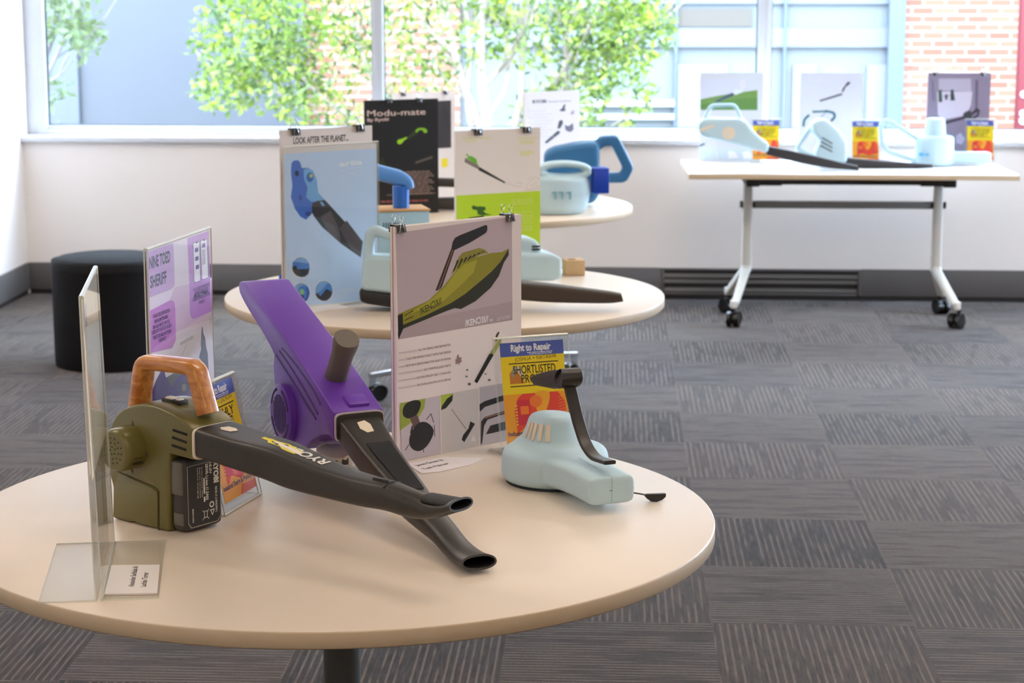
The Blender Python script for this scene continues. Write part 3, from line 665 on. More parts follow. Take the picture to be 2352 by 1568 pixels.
for a_, b_ in (((236, 1216), (262, 1182)), ((262, 1182), (278, 1232)), ((280, 1245), (284, 1308)), ((120, 1385), (140, 1352)), ((220, 1380), (222, 1398))): A.line(a_, b_, .0016, (44, 42, 42))
A.poly([(314, 1080), (525, 1041), (528, 1364), (320, 1404)], (196, 188, 184)); A.poly([(314, 1082), (386, 1068), (362, 1128), (318, 1160)], (160, 176, 60)); A.poly([(384, 1075), (380, 1110), (345, 1152), (318, 1162), (322, 1140), (350, 1100)], (30, 32, 26))
A.line((378, 1156), (458, 1266), .003, (116, 106, 100)); A.line((380, 1156), (460, 1264), .001, (228, 222, 216)); A.poly([(480, 1224), (506, 1238), (446, 1340), (432, 1326), (440, 1300), (470, 1262)], (28, 28, 30)); A.poly([(497, 1298), (512, 1332), (482, 1336)], (214, 210, 208))
A.poly([(528, 1036), (716, 1004), (722, 1326), (540, 1360)], (176, 168, 172)); A.poly([(530, 1130), (560, 1112), (718, 1062), (718, 1092), (560, 1145), (532, 1172)], (34, 32, 34)); A.poly([(540, 1225), (560, 1200), (718, 1150), (718, 1166), (575, 1215), (556, 1250), (545, 1350), (538, 1345)], (34, 32, 34)); A.line((560, 1206), (716, 1158), .002, (150, 108, 84)); A.poly([(566, 1296), (590, 1248), (718, 1212), (718, 1260), (600, 1290)], (38, 36, 38))
for a_, b_ in (((311, 1083), (319, 1405)), ((527, 1038), (531, 1364))): A.line(a_, b_, .002, (226, 214, 210))
ik = board('display_board', 'white poster board with large olive blower picture, standing on the front table', fr.o.x, fr.o.y, 42, A, layers=[(.004, kraft, .0005), (.005, foamw, 0), (.002, mat('board_brown', (140, 100, 76), .6), .001)])
on_top(ik, .012, .42, 'black binder clip on the top left corner of the olive blower poster', .95, .016, ys=1.55)
on_top(ik, .268, .42, 'black binder clip on the top right corner of the olive blower poster', .95, .016, ys=1.55)

# ---- paper name slip in front of it
def slip(label, pts, lines, zc=.0012, z=TH, name='name_slip'):
    c = Vector((0, 0, 0)); W3 = [on(a, b_, z) for a, b_ in pts]
    for q in W3: c += q / len(W3)
    o = thing(name, label, 'paper slip', (c.x, c.y, z)); b = bmesh.new()
    t = bmesh.new(); a = [t.verts.new((q.x - c.x, q.y - c.y, .0004)) for q in W3]; d = [t.verts.new((q.x - c.x, q.y - c.y, zc)) for q in W3]; n = len(a)
    t.faces.new(a[::-1]); t.faces.new(d)
    for i in range(n): t.faces.new((a[i], a[(i + 1) % n], d[(i + 1) % n], d[i]))
    bmesh.ops.recalc_face_normals(t, faces=t.faces); merge(b, t); ob('paper', b, ink((236, 230, 226)), o)
    if lines:
        b = bmesh.new()
        for s, p0, p1, hgt in lines:
            P0, P1 = on(*p0, z), on(*p1, z); e = (P1 - P0); Ln = e.length; e.normalize(); nn = Vector((-e.y, e.x, 0)); me = text_mesh(s, .02); xs = [v.co.x for v in me.vertices]; x0, x1 = min(xs), max(xs)
            t = bmesh.new(); t.from_mesh(me); bpy.data.meshes.remove(me)
            for v in t.verts:
                p = P0 + e * ((v.co.x - x0) * Ln / (x1 - x0)) + nn * (v.co.y * hgt / .73); v.co = (p.x - c.x, p.y - c.y, zc + .0001)
            merge(b, t)
        ob('lettering', b, ink((34, 30, 44)), o)
    return o
slip('white paper name slip lying in front of the olive blower poster', [(935, 1066), (1020, 1050), (1112, 1053), (1080, 1068), (1010, 1084), (968, 1088)],
     [('Jason Green &', (958, 1072), (1021, 1058), .011), ('Tash Palmer', (975, 1080), (1034, 1066), .011)])

# ---- Right to Repair card: one print shared by all
def rtr_art(w=.124, h=.187, name='JOSHUA + NATASHA', head='SHORTLISTED', sub='PROJECT', flip=False):
    A = Art(y=-.0002); Y = (238, 208, 22); B = (70, 92, 176)
    A.rect(0, 0, w, h, Y); A.rect(0, h * .865, w, h, B)
    A.rect(0, 0, w, h * .50, (236, 160, 36))
    A.text('Right to Repair', (w * .17, h * .915), (w * .80, h * .915), .0125, (236, 236, 240), .035)
    A.greek((w * .42, h * .89), (w * .82, h * .89), .0018, (206, 212, 236), 2); A.greek((w * .45, h * .875), (w * .82, h * .875), .0016, (206, 212, 236), 3)
    A.text(name, (w * .22, h * .815), (w * .88, h * .83), .0075, (52, 44, 20), -.004)
    A.rect(w * .12, h * .79, w * .90, h * .80, (36, 32, 20)); A.rect(w * .12, h * .57, w * .90, h * .58, (36, 32, 20))
    A.ell(w * .24, h * .70, w * .10, h * .07, (206, 200, 170)); A.poly([(w * .12, h * .6), (w * .36, h * .6), (w * .2, h * .76), (w * .12, h * .70)], (196, 120, 40)); A.poly([(w * .14, h * .68), (w * .2, h * .765), (w * .24, h * .74), (w * .18, h * .66)], (150, 150, 130))
    A.text(head, (w * .18, h * .695), (w * .85, h * .695), .0155, (28, 26, 24), .012); A.text(sub, (w * .30, h * .605), (w * .78, h * .605), .0155, (28, 26, 24), .012)
    RD, OR, DK = (226, 66, 48), (238, 122, 40), (206, 40, 62)
    A.poly([(w * .30, h * .50), (w * .85, h * .50), (w * .96, h * .4), (w * .98, h * .2), (w * .6, h * .14), (w * .35, h * .2), (w * .18, h * .12), (w * .16, h * .34), (w * .22, h * .46)], RD)
    A.poly([(w * .5, h * .5), (w * .72, h * .5), (w * .68, h * .36), (w * .58, h * .28), (w * .5, h * .34)], (240, 168, 38), smooth=3)
    A.rect(w * .2, h * .2, w * .4, h * .44, DK); A.rect(w * .25, h * .3, w * .38, h * .38, OR); A.ell(w * .5, h * .42, w * .1, h * .06, OR)
    for i in range(7): A.rect(w * .17, h * (.2 + i * .03), w * .2, h * (.213 + i * .03), (240, 200, 60)); A.line((w * .86, h * (.26 + i * .03)), (w * .98, h * (.28 + i * .03)), .0012, (246, 150, 60))
    A.text('Industrial Design & Product', (w * .03, h * .10), (w * .92, h * .10), .0085, (66, 34, 92), .02)
    A.poly([(w * .5, 0), (w, 0), (w, h * .07), (w * .6, h * .08)], (222, 90, 40)); return A
def card(label, x, y, ang, w=.124, h=.187, z=TH, art=None, dx=.010, lift=.016, lean=.22, gap=.004, group='award cards in holders', name='award_card'):
    a = R_(ang); ox, oy = x + dx * math.cos(a) - lift * lean * math.sin(a), y + dx * math.sin(a) + lift * lean * math.cos(a)
    o = thing(name, label, 'card', (ox, oy, z + lift), ang, group); o.rotation_euler = (-math.atan(lean), 0, a)
    b = bmesh.new(); box(b, 0, w, 0, .0006, 0, h); ob('paper', b, ink((236, 230, 220)), o)
    if isinstance(art, bpy.types.Object):
        c = art.copy(); COL.objects.link(c); c.parent = o
    else: art.build('print', o)
    return o
c1 = card('yellow and blue award card standing behind the light blue foam blower with black arm', -.018, 3.545, 21.5, art=rtr_art(), dx=.012)
holder('sign_holder', 'small clear acrylic holder around the award card behind the foam blower with black arm', -.018, 3.545, 21.5, .146, .208, .06, lean=.22, back=True)
RTR = [c for c in c1.children if c.name.startswith('print')][0]
c2 = card('yellow and blue award card half hidden behind the olive blower nozzle', -.461, 3.128, 74, art=rtr_art(name='ALEX + LACHLAN', head='HIGHLY', sub='COMMENDED'), dx=.018)
holder('sign_holder', 'small clear acrylic holder around the award card behind the olive blower', -.461, 3.128, 74, .15, .205, .06, lean=.22, back=True)

# ---- tall clear T holder at front left
TA = (-.569, 2.680, 97.8)
hT = holder('sign_holder', 'tall clear acrylic T-shaped holder standing edge-on at the front left of the front table', TA[0], TA[1], TA[2], .297, .424, .078, True, gap=.007, lean=.022, gt=.003)
hT.rotation_euler = (0, R_(0), R_(TA[2]))
cream = ink((240, 228, 206))
po = thing('poster_sheet', 'cream sheet added inside the tall T-shaped holder for its bright reflection', 'poster', (TA[0], TA[1], TH + .17), TA[2]); po.rotation_euler = hT.rotation_euler; po.location.x -= .004; po.rotation_euler = (-.022, 0, R_(TA[2]))  # cream sheet added in place of the reflection on the holder's upper half
b = bmesh.new(); box(b, .006, .291, -.0008, .0008, 0, .248); ob('paper', b, cream, po)
A = Art(y=-.0010); A.rect(.010, .205, .07, .235, (70, 100, 190)); A.build('print', po)  # blue patch of that reflection, put into the colour
slip('white name slip with sideways lettering on the foot of the T-shaped holder', [(240, 1368), (361, 1366), (367, 1301), (256, 1302)],
     [('Alexander Saribalas &', (307, 1352), (317, 1305), .008), ('Lachlan Turner', (335, 1352), (341, 1319), .008)], zc=.0032)

# ---- lilac sign
fr = Fr(-.585, 3.20, TH, 79); A = Art(fr, y=-.0002); VN = (60, 500, 3.92)
A.rect(.004, .002, .293, .412, (226, 212, 222)); A.view = VN
def rr(pts, c, k=2): A.poly(pts, c)
LV, PV = (198, 158, 208), (186, 128, 196)
A.poly([(1335, 650), (1668, 560), (1668, 930), (1480, 1000), (1330, 1060), (1130, 1180)], (214, 186, 204))
A.poly([(1095, 328), (1322, 250), (1328, 300), (1338, 610), (1325, 650), (1300, 668), (1108, 742)], LV)
A.poly([(1450, 206), (1642, 140), (1650, 400), (1668, 862), (1510, 932), (1490, 925), (1475, 890), (1465, 500)], PV)
A.poly([(1108, 862), (1280, 772), (1310, 762), (1332, 778), (1342, 830), (1348, 1110), (1338, 1160), (1310, 1195), (1118, 1240)], (194, 120, 196))
A.text('NINE TOED', (1110, 482), (1297, 415), .0190, (34, 26, 38), .035); A.text('SHERIFF', (1117, 655), (1264, 602), .0195, (46, 34, 60), .035)
for (q, sqs) in (([(1500, 250), (1510, 243), (1550, 230), (1560, 235), (1570, 580), (1566, 592), (1520, 608), (1510, 600)], [(1533, 310), (1536, 387), (1540, 463)]), ([(1566, 228), (1576, 220), (1616, 207), (1627, 212), (1641, 552), (1636, 562), (1590, 580), (1580, 574)], [(1597, 268)])):
    A.poly(q, (40, 34, 46)); cx = sum(p[0] for p in q) / 8; cy = sum(p[1] for p in q) / 8
    A.poly([(cx + (p[0] - cx) * .88, cy + (p[1] - cy) * .97) for p in q], (238, 232, 238))
    A.poly([(q[2][0] - 26, q[2][1] + 8), (q[2][0] - 4, q[2][1] + 0), (q[2][0] - 6, q[2][1] + 18), (q[2][0] - 22, q[2][1] + 24)], (40, 34, 46))
    for x, y in sqs: A.poly([(x - 16, y - 12), (x + 14, y - 24), (x + 16, y + 14), (x - 14, y + 24)], (92, 58, 132))
for i in range(9): A.greek((1583, 322 + i * 15), (1612, 312 + i * 15), .0012, (70, 60, 80), i)
for s, p0, p1 in (('THE NINE TOED SHERIFF FEATURES A', (1140, 928), (1293, 866)), ('REMOVABLE MOTOR ASSEMBLY,', (1152, 974), (1280, 920)), ('REMOVABLE ARM REST, AND A FULLY', (1140, 1026), (1294, 962)), ('FLEDGED APP TO HELP GUIDE THE USER IN', (1128, 1076), (1307, 1000)), ('THE MOST RESPONSIBLE WAY TO REPAIR', (1138, 1120), (1305, 1052)), ('THEIR PRODUCT.', (1192, 1144), (1260, 1116))): A.text(s, p0, p1, .0062, (54, 34, 66), .02)
for s, p0, p1 in (('A FULLY GUIDED APP SHOWS VIDEOS', (1500, 686), (1648, 628)), ('LOCATIONS OF REPAIR CENTRES', (1512, 718), (1636, 664)), ('', 0, 0), ('DOCUMENTATION AND ACCESS TO REPAIR', (1497, 778), (1652, 712)), ('THE PRODUCT', (1550, 800), (1606, 776))):
    if s: A.text(s, p0, p1, .0056, (48, 30, 62), .02)
A.greek((1512, 746), (1636, 694), .0055, (60, 40, 74), 5)
A.text('REMOVABLE MOTOR ASSEMBLY', (1384, 1172), (1503, 1106), .006, (70, 62, 70), .0); A.line((1443, 1160), (1400, 1258), .0008, (60, 50, 60))
A.poly([(1340, 1130), (1668, 960), (1690, 1500), (1120, 1560), (1118, 1245), (1310, 1200)], (228, 220, 228))
A.text('REMOVABLE MOTOR ASSEMBLY', (1384, 1172), (1503, 1106), .006, (70, 62, 70), .0); A.line((1443, 1160), (1400, 1258), .0008, (60, 50, 60))
A.poly([(1576, 1000), (1586, 1010), (1590, 1060), (1608, 1100), (1616, 1180), (1630, 1240), (1640, 1420), (1600, 1400), (1590, 1330), (1552, 1275), (1572, 1200), (1568, 1165)], (66, 64, 82))
A.view = (160, 760, 2.45)
A.poly([(462, 345), (510, 240), (532, 236), (540, 275), (600, 240), (640, 238), (700, 300), (720, 400), (700, 470), (460, 440)], (74, 52, 128), smooth=2); A.poly([(540, 275), (600, 240), (650, 240), (600, 275), (570, 330)], (90, 92, 104)); A.ell(640, 330, 26, 36, (40, 38, 52)); A.ell(640, 330, 14, 22, (120, 116, 128))
nts = thing('poster_sheet', 'lilac and white poster with two phone pictures, standing behind the olive blower', 'poster', fr.o, 79); nts.location.z += .004
b = bmesh.new(); box(b, .004, .293, 0, .0006, 0, .412); ob('paper', b, ink((230, 222, 226)), nts); A.build('print', nts)
holder('sign_holder', 'clear acrylic holder around the lilac poster behind the olive blower', fr.o.x, fr.o.y, 79, .302, .420, .045)
# ================================================================== MIDDLE TABLE BOARDS
VA = (640, 200, 3.014)
fr = Fr(-.600, 5.235, TH, 41); A = Art(); A.rect(0, 0, .297, .462, (224, 214, 208)); A.fr = fr; A.view = VA
A.text('LOOK AFTER THE PLANET...', (101, 394), (484, 370), .0165, (48, 42, 40), .03); A.line((84, 428), (690, 400), .001, (190, 176, 166))
pb_ = board('display_board', 'white board reading LOOK AFTER THE PLANET, behind the blue poster', fr.o.x, fr.o.y, 41, A, h=.462)
on_top(pb_, .045, .462, 'black binder clip at the left of the LOOK AFTER THE PLANET board', 1.3); on_top(pb_, .253, .462, 'black binder clip at the right of the LOOK AFTER THE PLANET board', 1.3)
fr = Fr(-.583, 5.18, TH, 41); A = Art(y=-.0002); A.rect(.002, .002, .295, .415, (220, 216, 214)); A.fr = fr; A.view = VA
BG = (188, 212, 240)
A.poly([(40, 470), (676, 432), (692, 1480), (56, 1526)], BG)
A.poly([(85, 600), (88, 535), (105, 516), (135, 514), (150, 532), (160, 568), (205, 566), (240, 590), (264, 650), (275, 740), (318, 788), (312, 832), (285, 800), (240, 830), (232, 880), (190, 926), (150, 905), (112, 850), (84, 770), (95, 690)], (58, 106, 196))
A.poly([(172, 580), (205, 568), (240, 592), (264, 652), (275, 742), (316, 790), (312, 830), (285, 800), (225, 800), (190, 770), (200, 700), (176, 650)], (112, 170, 222))
A.ell(126, 604, 16, 20, (34, 56, 110)); A.ell(216, 632, 24, 34, (40, 92, 180)); A.ell(224, 622, 11, 13, (186, 200, 60)); A.ell(150, 772, 10, 22, (34, 70, 140)); A.ell(205, 884, 20, 16, (40, 60, 130))
A.poly([(232, 815), (262, 796), (320, 788), (582, 1075), (568, 1187), (500, 1140), (430, 1090), (300, 975), (246, 905), (228, 872)], (38, 36, 38)); A.poly([(290, 905), (360, 862), (415, 985), (430, 1088), (340, 1010)], (84, 76, 76)); A.poly([(420, 985), (470, 930), (582, 1078), (568, 1185), (500, 1125)], (74, 66, 66)); A.poly([(284, 800), (298, 800), (318, 826), (304, 832)], (112, 170, 222))
A.text('ariia', (420, 557), (580, 540), .0135, (226, 232, 240), .03); A.line((478, 570), (598, 562), .0014, (214, 222, 236))
for q in (((428, 586), (462, 582)), ((470, 606), (524, 601)), ((524, 626), (572, 620))): A.line(*q, .002, (214, 222, 236))
for (x, y) in ((153, 1252), (155, 1432), (312, 1418)):
    A.ell(x, y, 67, 76, (222, 226, 232), 30); A.ell(x, y, 61, 70, (124, 166, 214), 30)
A.poly([(92, 1255), (120, 1240), (130, 1268), (215, 1262), (205, 1300), (180, 1320), (153, 1323), (120, 1310), (98, 1285)], (28, 40, 56)); A.poly([(95, 1215), (212, 1228), (214, 1264), (130, 1268), (122, 1240), (94, 1252)], (70, 122, 196))
A.ell(170, 1432, 40, 52, (70, 128, 210)); A.ell(160, 1424, 16, 20, (130, 190, 130)); A.poly([(195, 1380), (216, 1430), (200, 1480), (170, 1498), (190, 1450)], (40, 88, 180)); A.poly([(150, 1440), (176, 1450), (170, 1480), (150, 1470)], (30, 50, 120))
A.poly([(252, 1440), (330, 1400), (372, 1428), (360, 1462), (330, 1486), (300, 1486), (268, 1468)], (54, 54, 58)); A.poly([(270, 1440), (345, 1360), (366, 1380), (370, 1424), (330, 1404), (290, 1452)], (78, 136, 206))
for i, y in enumerate((1412, 1428, 1446, 1464)): A.greek((404, y + 6), (560 if i < 2 else 480, y - 6 if i < 2 else y), .003, (206, 218, 232), i)
A.view = None
ar = thing('poster_sheet', 'sky blue poster with dark nozzle picture, in clear holder on the middle table', 'poster', fr.o, 41); ar.location.z += .003
b = bmesh.new(); box(b, .002, .295, 0, .0006, 0, .418); ob('paper', b, ink((228, 222, 220)), ar); A.build('print', ar)
holder('sign_holder', 'clear acrylic holder around the sky blue poster on the middle table', fr.o.x - .003, fr.o.y - .003, 41, .303, .424, .04)
slip('white name slip on the foot of the sky blue poster holder', [(690, 716), (862, 697), (800, 707), (760, 726), (700, 738)][:0] or [(700, 724), (800, 706), (770, 699), (672, 715)], None, zc=.003)
vb = thing('blue_card', 'small bright blue card corner beside the left edge of the sky blue poster', 'card', on(650, 668, TH), 41)
b = bmesh.new(); box(b, -.012, .03, 0, .001, 0, .045); ob('paper', b, ink((62, 92, 196)), vb)

# lime poster
fr = Fr(-.164, 5.80, TH, 34); A = Art(); A.rect(0, 0, .297, .42, (226, 212, 200)); A.fr = fr; A.view = (1000, 200, 3.015)
A.poly([(143, 752), (728, 718), (722, 1400), (150, 1430)], (176, 202, 30))
for (x0, x1, y) in ((185, 390, 358), (200, 280, 378), (565, 705, 356), (580, 690, 378), (590, 680, 392), (580, 680, 450), (585, 690, 462), (592, 660, 474)): A.greek((x0, y + 4), (x1, y), .0042, (216, 210, 140), x0)
A.poly([(208, 464), (218, 462), (232, 478), (250, 478), (284, 500), (290, 530), (302, 550), (215, 492), (226, 486)], (104, 176, 40)); A.poly([(205, 490), (300, 545), (300, 572), (200, 520)], (130, 118, 108)); A.poly([(302, 552), (484, 658), (480, 668), (298, 576)], (42, 42, 34))
for a_, b_ in (((486, 662), (560, 690)), ((560, 690), (600, 688)), ((560, 660), (598, 670)), ((620, 715), (650, 655)), ((650, 655), (690, 622)), ((690, 622), (722, 640)), ((660, 690), (700, 655)), ((620, 716), (722, 700)), ((640, 640), (672, 618)), ((690, 680), (720, 690))): A.line(a_, b_, .0016, (196, 184, 172))
A.poly([(250, 832), (262, 818), (282, 828), (310, 826), (345, 830), (348, 850), (330, 858), (350, 876), (392, 884), (330, 890), (292, 882), (288, 852), (258, 848)], (48, 92, 18)); A.poly([(230, 905), (330, 890), (335, 905), (232, 915)], (30, 44, 20))
for y in (785, 800, 815, 870, 895, 912, 930, 948, 970, 985, 1000): A.greek((515 + (y % 3) * 6, y + 3), (676, y - 3), .0042, (192, 206, 84), y)
A.view = None
li = board('display_board', 'white and lime green board with a small green blower picture, on the middle table', fr.o.x, fr.o.y, 34, A)
on_top(li, .075, .42, 'black binder clip at the left of the white and lime board', 1.3); on_top(li, .245, .42, 'black binder clip at the right of the white and lime board', 1.3)

# ================================================================== FAR ROUND TABLE BOARDS
fr = Fr(-.535, 7.32, TH, 28); A = Art(); A.rect(0, 0, .297, .42, (26, 26, 25)); A.fr = fr; A.view = VA
A.text('Modu-mate', (613, 204), (1016, 190), .0225, (232, 206, 198), .0); A.text('By Ryobi', (613, 240), (762, 232), .0115, (206, 180, 172), .03)
A.poly([(820, 385), (826, 366), (850, 360), (886, 346), (888, 356), (868, 370), (850, 392), (832, 396)], (150, 206, 30), smooth=2)
A.poly([(886, 350), (950, 296), (962, 318), (900, 360)], (48, 64, 24)); A.poly([(946, 306), (960, 288), (990, 282), (1020, 290), (1028, 312), (1008, 318), (996, 300), (974, 298), (958, 314)], (130, 184, 40), smooth=2)
A.poly([(942, 520), (1060, 478), (1070, 490), (950, 530)], (96, 86, 80)); A.poly([(700, 520), (720, 480), (760, 600), (740, 620)], (40, 48, 22))
for i in range(11): A.greek((872, 594 + i * 15), (1046 + (i % 3) * 14, 588 + i * 15), .0052, (126, 106, 98), i)
A.greek((750, 752), (1084, 738), .004, (130, 110, 100), 4); A.greek((706, 800), (1040, 790), .006, (150, 80, 76), 9); A.view = None
mm = board('display_board', 'black board headed Modu-mate with a glowing green blower picture', fr.o.x, fr.o.y, 28, A)
on_top(mm, .10, .42, 'black binder clip at the left of the black Modu-mate board', 1.1); on_top(mm, .22, .42, 'black binder clip at the right of the black Modu-mate board', 1.1)
fr = Fr(-.46, 7.78, TH, 38); A = Art(); A.rect(0, 0, .297, .42, (226, 220, 218)); A.rect(.02, .20, .279, .385, (52, 48, 50)); A.rect(.232, .125, .262, .16, (226, 214, 40)); A.rect(.05, .10, .2, .16, (200, 196, 198))
q_ = board('display_board', 'white bordered board with dark picture, behind the black Modu-mate board', fr.o.x, fr.o.y, 38, A)
on_top(q_, .05, .42, 'black binder clip at the left of the white bordered board with dark picture', 1.0); on_top(q_, .25, .42, 'black binder clip at the right of the white bordered board with dark picture', 1.0)
fr = Fr(.046, 7.86, TH, 44); A = Art(); A.rect(0, 0, .297, .42, (218, 212, 216)); A.fr = fr; A.view = (1000, 200, 3.015)
A.text('RYOBI', (670, 113), (764, 108), .0125, (60, 58, 62), .05); A.text('Recycled Leaf Blower', (778, 106), (932, 99), .006, (70, 68, 72), .02)
K = (48, 46, 52)
A.poly([(848, 162), (866, 148), (882, 118), (892, 122), (886, 150), (896, 160), (870, 170)], K); A.poly([(922, 180), (940, 160), (950, 164), (948, 186), (930, 192)], (150, 140, 160)); A.poly([(838, 278), (846, 236), (862, 226), (876, 238), (872, 256), (858, 284), (836, 290)], K)
A.poly([(750, 382), (838, 302), (856, 306), (852, 322), (764, 392)], K); A.poly([(886, 262), (912, 270), (940, 248), (946, 290), (930, 310), (908, 308), (890, 296)], (92, 88, 104))
for i in range(9): A.greek((640 + (i % 2) * 40, 170 + i * 22), (760 + (i * 37) % 60, 166 + i * 22), .002, (190, 184, 190), i)
A.line((640, 110), (640, 200), .001, (170, 166, 170)); A.poly([(850, 408), (888, 404), (888, 412), (850, 416)], (60, 58, 60)); A.view = None
ry = board('display_board', 'pale board headed RYOBI Recycled Leaf Blower behind the dark blue blower', fr.o.x, fr.o.y, 42, A)

# ================================================================== RIGHT TABLE BOARDS
VB = (1560, 130, 2.97)
def wb(label, px0, px1, pyb, art, y, name='display_board', h=.42):
    x = T(px0, pyb, y)[0]; return board(name, label, x, y, -2.5, art, h=h)
def frx(px0, y): return Fr(T(px0, 367, y)[0], y, TH, -2.5)
fr = frx(1605, 9.66); A = Art(); A.rect(0, 0, .297, .42, (206, 208, 216)); A.fr = fr; A.view = VB
A.poly([(140, 150), (532, 150), (534, 260), (142, 290)], (206, 208, 222)); A.poly([(142, 292), (260, 268), (400, 246), (534, 228), (534, 366), (146, 364)], (108, 142, 74)); A.poly([(142, 330), (300, 300), (534, 280), (534, 366), (146, 364)], (92, 130, 66))
A.poly([(238, 306), (360, 246), (376, 250), (370, 268), (262, 310)], (70, 80, 104)); A.poly([(362, 246), (380, 222), (432, 226), (440, 240), (384, 262)], (216, 222, 232)); A.ell(432, 190, 20, 36, (216, 214, 226)); A.poly([(136, 606), (172, 588), (176, 600), (140, 616)], (54, 80, 112))
A.poly([(136, 622), (534, 622), (534, 706), (138, 706)], (200, 214, 226)); A.poly([(330, 650), (350, 642), (380, 650), (404, 690), (340, 696)], (230, 232, 240)); A.poly([(430, 650), (480, 646), (510, 690), (440, 700)], (232, 234, 242)); A.view = None
wb('white board with lawn and sky picture, behind the pale blue blower with square handle', 1605, 1742, 367, A, 9.66)
fr = frx(1833, 9.66); A = Art(); A.rect(0, 0, .297, .42, (206, 206, 216)); A.fr = fr; A.view = VB
A.greek((840, 168), (1050, 162), .006, (208, 210, 216), 3); A.greek((845, 214), (930, 210), .004, (214, 214, 222), 4)
A.poly([(955, 298), (1110, 250), (1114, 262), (962, 308)], (52, 46, 62)); A.poly([(1108, 236), (1118, 214), (1150, 172), (1170, 176), (1160, 190), (1136, 208), (1116, 246)], (60, 54, 66)); A.poly([(1118, 250), (1180, 200), (1190, 212), (1130, 244)], (206, 204, 214))
TL = (22, 92, 104)
A.poly([(908, 370), (994, 368), (994, 380), (910, 384)], TL)
for q in cr([(848, 470), (856, 430), (888, 398)], 4)[:-1]: A.ell(q[0], q[1], 9, 9, TL, 8)
for q in cr([(1000, 372), (1050, 384), (1060, 410), (1040, 436)], 5): A.ell(q[0], q[1], 9, 9, TL, 8)
A.line((966, 414), (1002, 378), .003, TL); A.view = None
wb('white board with thin black blower and teal loop drawing, middle of the flip-top table', 1833, 1975, 367, A, 9.66)
fr = frx(2124, 9.66); A = Art(); A.rect(0, 0, .297, .42, (134, 122, 140)); A.fr = fr; A.view = VB
A.poly([(1770, 150), (1990, 150), (1994, 240), (1770, 230)], (172, 162, 178)); A.poly([(1760, 240), (2000, 240), (1990, 330), (1960, 400), (1800, 430), (1765, 400)], (196, 186, 200)); A.poly([(2020, 160), (2040, 160), (2036, 360), (2018, 360)], (104, 90, 112)); A.poly([(1720, 160), (1735, 160), (1745, 300), (1726, 300)], (116, 104, 124))
A.poly([(1768, 232), (1790, 224), (1796, 310), (1770, 312)], (60, 78, 64), ); A.poly([(1852, 228), (1870, 224), (1882, 300), (1850, 300)], (50, 62, 58)); A.line((1800, 270), (1850, 264), .004, (110, 100, 116)); A.ell(1822, 276, 10, 22, (70, 64, 74))
A.poly([(1806, 444), (1940, 410), (1944, 426), (1812, 462)], (52, 44, 58)); A.poly([(1934, 410), (1940, 384), (1980, 364), (2000, 388), (1996, 426), (1950, 430)], (62, 62, 66)); A.poly([(1994, 384), (2030, 350), (2052, 368), (2040, 410), (2000, 428), (2004, 412), (2030, 398), (2034, 374), (2004, 398)], (54, 46, 60)); A.poly([(1890, 540), (1920, 520), (1950, 560), (1930, 600), (1890, 590)], (178, 172, 196)); A.view = None
xb = wb('mauve board with black blower picture, right end of the flip-top table', 2124, 2260, 367, A, 9.66)
on_top(xb, .035, .42, 'black binder clip at the left of the mauve board', 1.1); on_top(xb, .26, .42, 'black binder clip at the right of the mauve board', 1.1)
for (px, yy, lb) in ((1724, 9.57, 'behind the pale blue blower with square handle'), (1953, 9.50, 'beside the pale blue blower with three slots'), (2217, 9.56, 'in front of the mauve board')):
    x = T(px, 360, yy)[0]
    card('yellow and blue award card ' + lb, x, yy, -2.5, art=RTR, dx=.010)
    holder('sign_holder', 'small clear acrylic holder around the card ' + lb, x, yy, -2.5, .144, .206, .05, lean=.22, back=True)
# ================================================================== LEAF BLOWERS AND MODELS
olive = mat('olive_paint', (106, 99, 50), .30, spec=.5, var=.03, vscale=25)
oliveD = mat('olive_shadowline', (52, 50, 26), .5)
blk = mat('nozzle_black', (44, 41, 38), .40, spec=.5, var=.12, vscale=18, bump=.1, bscale=500)
blk_in = mat('nozzle_inside', (12, 11, 11), .6)
cream_rim = mat('cream_gasket', (218, 206, 186), .5)
oak = wood('handle_wood', (172, 100, 40), (208, 140, 66), (6, 30, 30))
purple = mat('purple_paint', (104, 56, 168), .42, spec=.45, var=.03, vscale=15)
purpleD = mat('purple_groove', (58, 28, 100), .5)
foam = mat('pale_blue_foam', (186, 212, 222), .85, var=.015, vscale=8, bump=.12, bscale=700)
foamtan = mat('tan_filler', (226, 212, 192), .8)

